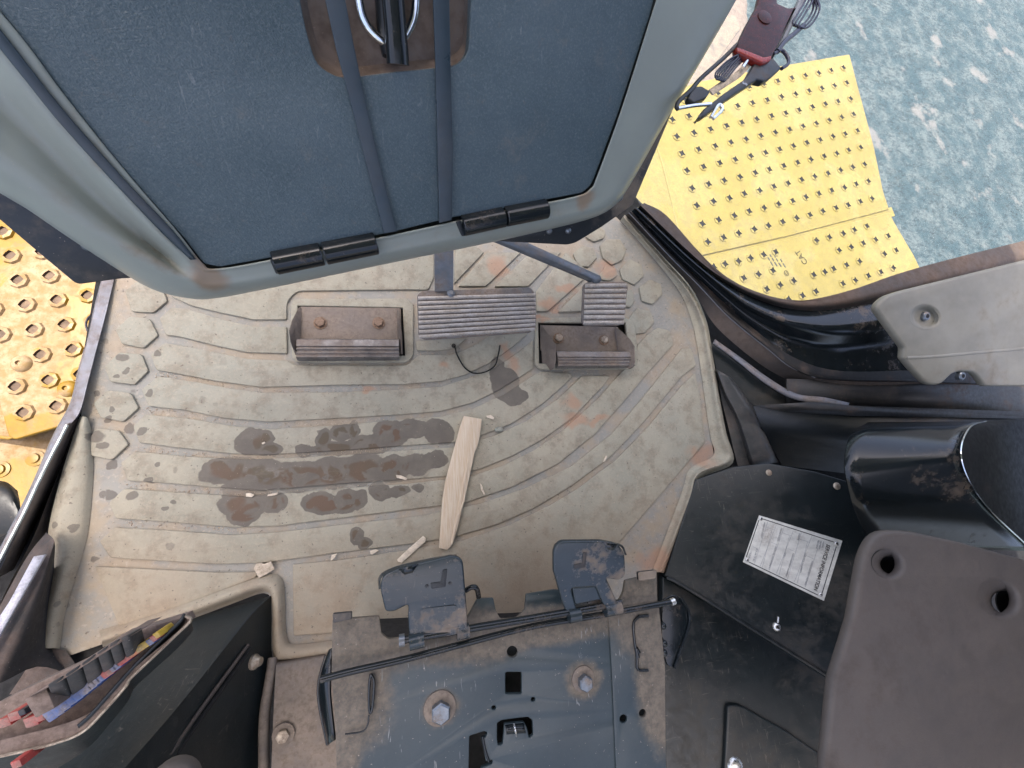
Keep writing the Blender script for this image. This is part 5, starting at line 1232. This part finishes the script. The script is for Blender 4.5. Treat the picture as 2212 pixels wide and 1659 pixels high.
poly3('upper_wall', [[P(1700, 818, .06), P(2300, 838, .10), P(2300, 905, .09), P(1700, 880, .04)]], M['rubber_black'], db, solid=.004)
# curled black sheet (scoop)
scp = T('curled_sheet_guard', 'curled glossy black sheet guard open on its right side', 'guard', P(1980, 1050, .15))
Lp = [(1875, 912, .19), (1838, 938, .235), (1825, 1003, .25), (1838, 1073, .24), (1852, 1115, .22), (1885, 1185, .17)]
Rp = [(2128, 910, .25), (2092, 925, .29), (2074, 975, .32), (2092, 1038, .31), (2141, 1106, .29), (2230, 1190, .25)]
skin('outer_sheet', [[P(*p) for p in Lp], [P(*a).lerp(P(*b), .5) for a, b in zip(Lp, Rp)], [P(*p) for p in Rp]], M['gloss_black'], scp, per=8, cross=4, solid=.0025, sharp=80)
Ip = [(2420, 885, .26), (2390, 915, .20), (2380, 985, .15), (2390, 1050, .15), (2400, 1110, .18), (2440, 1190, .22)]
skin('inner_sheet', [[P(*p) - Vector((0, 0, .004)) for p in Rp], [P(*a).lerp(P(*b), .5) - Vector((0, 0, .012)) for a, b in zip(Rp, Ip)], [P(*p) for p in Ip]], M['matt_black'], scp, per=8, cross=3, sharp=80)
tube('bright_edge', [P(*p) + Vector((0, 0, .001)) for p in Rp], .0013, M['chrome'], scp, per=10, seg=6)
# grey pad
pp = Z(.36)
pd = T('arm_pad', 'dusty grey brown moulded pad with two deep screw holes in the lower right corner', 'pad', pp.hit(1980, 1400))
pad_px = [(1868, 1196, 26), (1895, 1148, 34), (1960, 1146, 30), (2080, 1172), (2330, 1240), (2330, 1800), (1778, 1800), (1786, 1640), (1803, 1470), (1843, 1340)]
h1 = ell(1920, 1218, 34, 28, 24, .35); h2 = ell(2160, 1294, 46, 36, 24, .35)
plate('pad_body', pad_px, pp, .016, .0065, M['pad'], pd, holes=[h1, h2], res=3, r=10)
for (cx_, cy_, rx, ry, inn, c2) in ((1920, 1218, 38, 31, .56, (1924, 1221)), (2160, 1294, 52, 41, .56, (2172, 1302))):
    rws = []
    for k, (f, o) in enumerate(((1.0, -.0015), (.88, -.005), (.74, -.012), (.62, -.020), (.60, -.045))):
        t_ = k/4; rws.append([pp.hit(cx_*(1-t_)+c2[0]*t_ + rx*f*math.cos(a)*math.cos(.35)-ry*f*math.sin(a)*math.sin(.35), cy_*(1-t_)+c2[1]*t_ + rx*f*math.cos(a)*math.sin(.35)+ry*f*math.sin(a)*math.cos(.35), o) for a in [2*math.pi*q/24 for q in range(24)]])
    bm = bmesh.new(); V = [[bm.verts.new(p) for p in r] for r in rws]
    for A_, B_ in zip(V, V[1:]):
        for k in range(24): bm.faces.new((A_[k], A_[(k+1) % 24], B_[(k+1) % 24], B_[k]))
    me_ = bm_obj('screw_hole', bm, M['pad'], pd, 60)
    rings_obj('hole_floor', [(.021, -.002), (.021, 0)], frame_at(pp.hit(*c2, -.046), (0, 0, 1)), M['hole'], pd, n=16)
rings_obj('sunk_screw', [(.008, 0), (.008, .006), (.005, .008)], frame_at(pp.hit(2186, 1306, -.045), (0, 0, 1)), M['bolt_rust'], pd, n=12)
# pale cover with two bolts
CPn = plane3((1891, 670, .26), (2212, 563, .30), (2000, 831, .22))
pc_ = T('pale_side_cover', 'pale grey plastic cover with two recessed bolts on the right pillar', 'cover', CPn.hit(2050, 700))
cov = [(1891, 664, 22), (1912, 640, 18), (1945, 629, 12), (2212, 563), (2330, 536), (2330, 836), (2215, 835), (2128, 835, 6), (2120, 822, 5), (2104, 803, 14), (2062, 803, 16), (2034, 832, 12), (2004, 832, 14), (1970, 795), (1953, 774, 4), (1955, 752, 4)]
bh = ell(2000, 685, 30, 23, 22, .2)
plate('cover_shell', cov, CPn, .016, .0065, M['beige_cover'], pc_, holes=[bh], res=5, r=4)
rws = []
for k, (f, o) in enumerate(((1.14, .0002), (1.0, -.0012), (.86, -.006), (.72, -.010))):
    rws.append([CPn.hit(1998 + 30*f*math.cos(a)*math.cos(.2)-23*f*math.sin(a)*math.sin(.2), 685 + 30*f*math.cos(a)*math.sin(.2)+23*f*math.sin(a)*math.cos(.2), o) for a in [2*math.pi*q/24 for q in range(24)]])
bm = bmesh.new(); V = [[bm.verts.new(p) for p in r] for r in rws]
for A_, B_ in zip(V, V[1:]):
    for k in range(24): bm.faces.new((A_[k], A_[(k+1) % 24], B_[(k+1) % 24], B_[k]))
bm.faces.new(V[-1])
bm_obj('bolt_recess', bm, M['beige_cover'], pc_, 60)
for (x, y) in ((1999, 683), (2076, 812)):
    k_ = rings_obj('bolt', [(.0100, -.006), (.0100, .002), (.0078, .004), (.0060, .004)], frame_at(CPn.hit(x, y, -.007), CPn.n), M['bolt_steel'], pc_, n=18)
    rings_obj('socket', [(.0048, .0035), (.0048, .0045)], frame_at(CPn.hit(x, y, -.007), CPn.n), M['hole'], k_, n=6)
tube('moulded_ridge', [CPn.hit(x, y, -.001) for x, y in [(1958, 772), (2010, 770), (2100, 762), (2212, 752), (2330, 738)]], .0042, M['beige_cover'], pc_, per=4, seg=10, flat=(1, .5))
# ================================================================== HANGING GADGET WITH CABLES (top right)
Gz = Z(.42)
q_ = lambda zx, zy: (1428.5 + zx/6, zy/6)
gd = T('hanging_gadget', 'smoked red electronic gadget hanging with looped cables and a plug before the window', 'gadget', Gz.hit(1640, 80))
plate('red_face', [q_(1300, -160), q_(1250, 60), q_(1100, 330), (1595, 92, 3), (1594, 106, 3), (1650, 134, 4), (1665, 128, 4), q_(1560, 500), q_(1750, 90), q_(1640, 95), q_(1510, 40), q_(1500, -160)], Gz, .010, .003, M['red_dark'], gd, off=.006, r=2)
plate('red_trim', [(1592, 100), (1593, 111, 4), (1648, 136, 5), (1667, 129, 4), (1669, 118), (1650, 122), (1610, 106)], Gz, .012, .003, M['red_trim'], gd, off=.0075)
plate('red_lens', ell(1653, 36, 17, 12, 18, .8), Gz, .002, .0008, M['red_dark'], gd, off=.0075)
plate('grey_case', [q_(1440, 690), q_(1560, 500), q_(1750, 90), q_(1860, -160), q_(1960, -160), q_(1850, 60), q_(1600, 560), q_(1470, 730)], Gz, .012, .003, M['grey_case'], gd, off=-.002)
plate('plug_body', [q_(1215, 800), q_(1450, 745), (1689, 146, 3), (1662, 170, 3), q_(1330, 1050), q_(1240, 1030), q_(1130, 1100), q_(860, 1280), q_(560, 1500), q_(480, 1520), q_(560, 1400), q_(820, 1200), q_(1080, 1020), q_(1130, 960)], Gz, .012, .003, M['black_plastic'], gd, off=.002, r=2)
text('printed_mark', 'SS', Gz, q_(1050, 1085), q_(1115, 1110), M['zinc'], gd, off=.0026, height=.004)
tube('plug_loop', [Gz.hit(*q_(*p)) for p in ((1450, 700), (1560, 655), (1640, 750), (1640, 830), (1560, 890))], .0028, M['wire'], gd, per=6)
tube('long_clip', [Gz.hit(*q_(*p)) for p in ((1000, 560), (800, 760), (520, 1010), (380, 1170), (240, 1300), (200, 1380), (225, 1420))], .0032, M['black_plastic'], gd, per=6)
tube('steel_pin', [Gz.hit(*q_(*p), .001) for p in ((215, 1405), (420, 1370), (640, 1350))], .0026, M['chrome'], gd, per=3)
tube('steel_hook', [Gz.hit(*q_(*p), .001) for p in ((640, 1520), (740, 1360), (790, 1390), (770, 1450), (670, 1540))], .0022, M['chrome'], gd, per=6)
plate('connector', [q_(400, 1120), q_(520, 1110), q_(640, 1180), q_(590, 1260), q_(420, 1330), q_(350, 1270)], Gz, .010, .002, M['black_plastic'], gd, r=3)
tube('spare_strap', [Gz.hit(*q_(*p), -.004) for p in ((1130, 820), (1000, 960), (820, 1080), (640, 1200))], .0045, M['card'], gd, per=4, flat=(1.2, .3))
for k in range(4):
    tube('cable', [Gz.hit(*q_(x+k*26, y+k*8), .004-k*.002) for x, y in ((1020, 700), (900, 760), (780, 860), (700, 960), (730, 1030), (800, 960), (900, 840), (1000, 740))], .0014, M['wire'], gd, per=6, seg=6)
for k in range(3):
    tube('cable', [Gz.hit(*q_(x-k*40, y-k*12), .004-k*.003) for x, y in ((1900, -160), (2020, 0), (2050, 120), (1990, 260), (1880, 360), (1780, 330), (1850, 200), (1960, 0), (1960, -160))], .0018, M['wire'], gd, per=6, seg=6)
tube('cable', [Gz.hit(*q_(x, y), .0) for x, y in ((1840, 330), (1720, 440), (1600, 540), (1500, 670))], .004, M['wire'], gd, per=5)
tube('cable', [Gz.hit(*q_(x, y), .002) for x, y in ((980, 700), (1060, 690), (1120, 760), (1050, 880))], .0030, M['chrome'], gd, per=5)
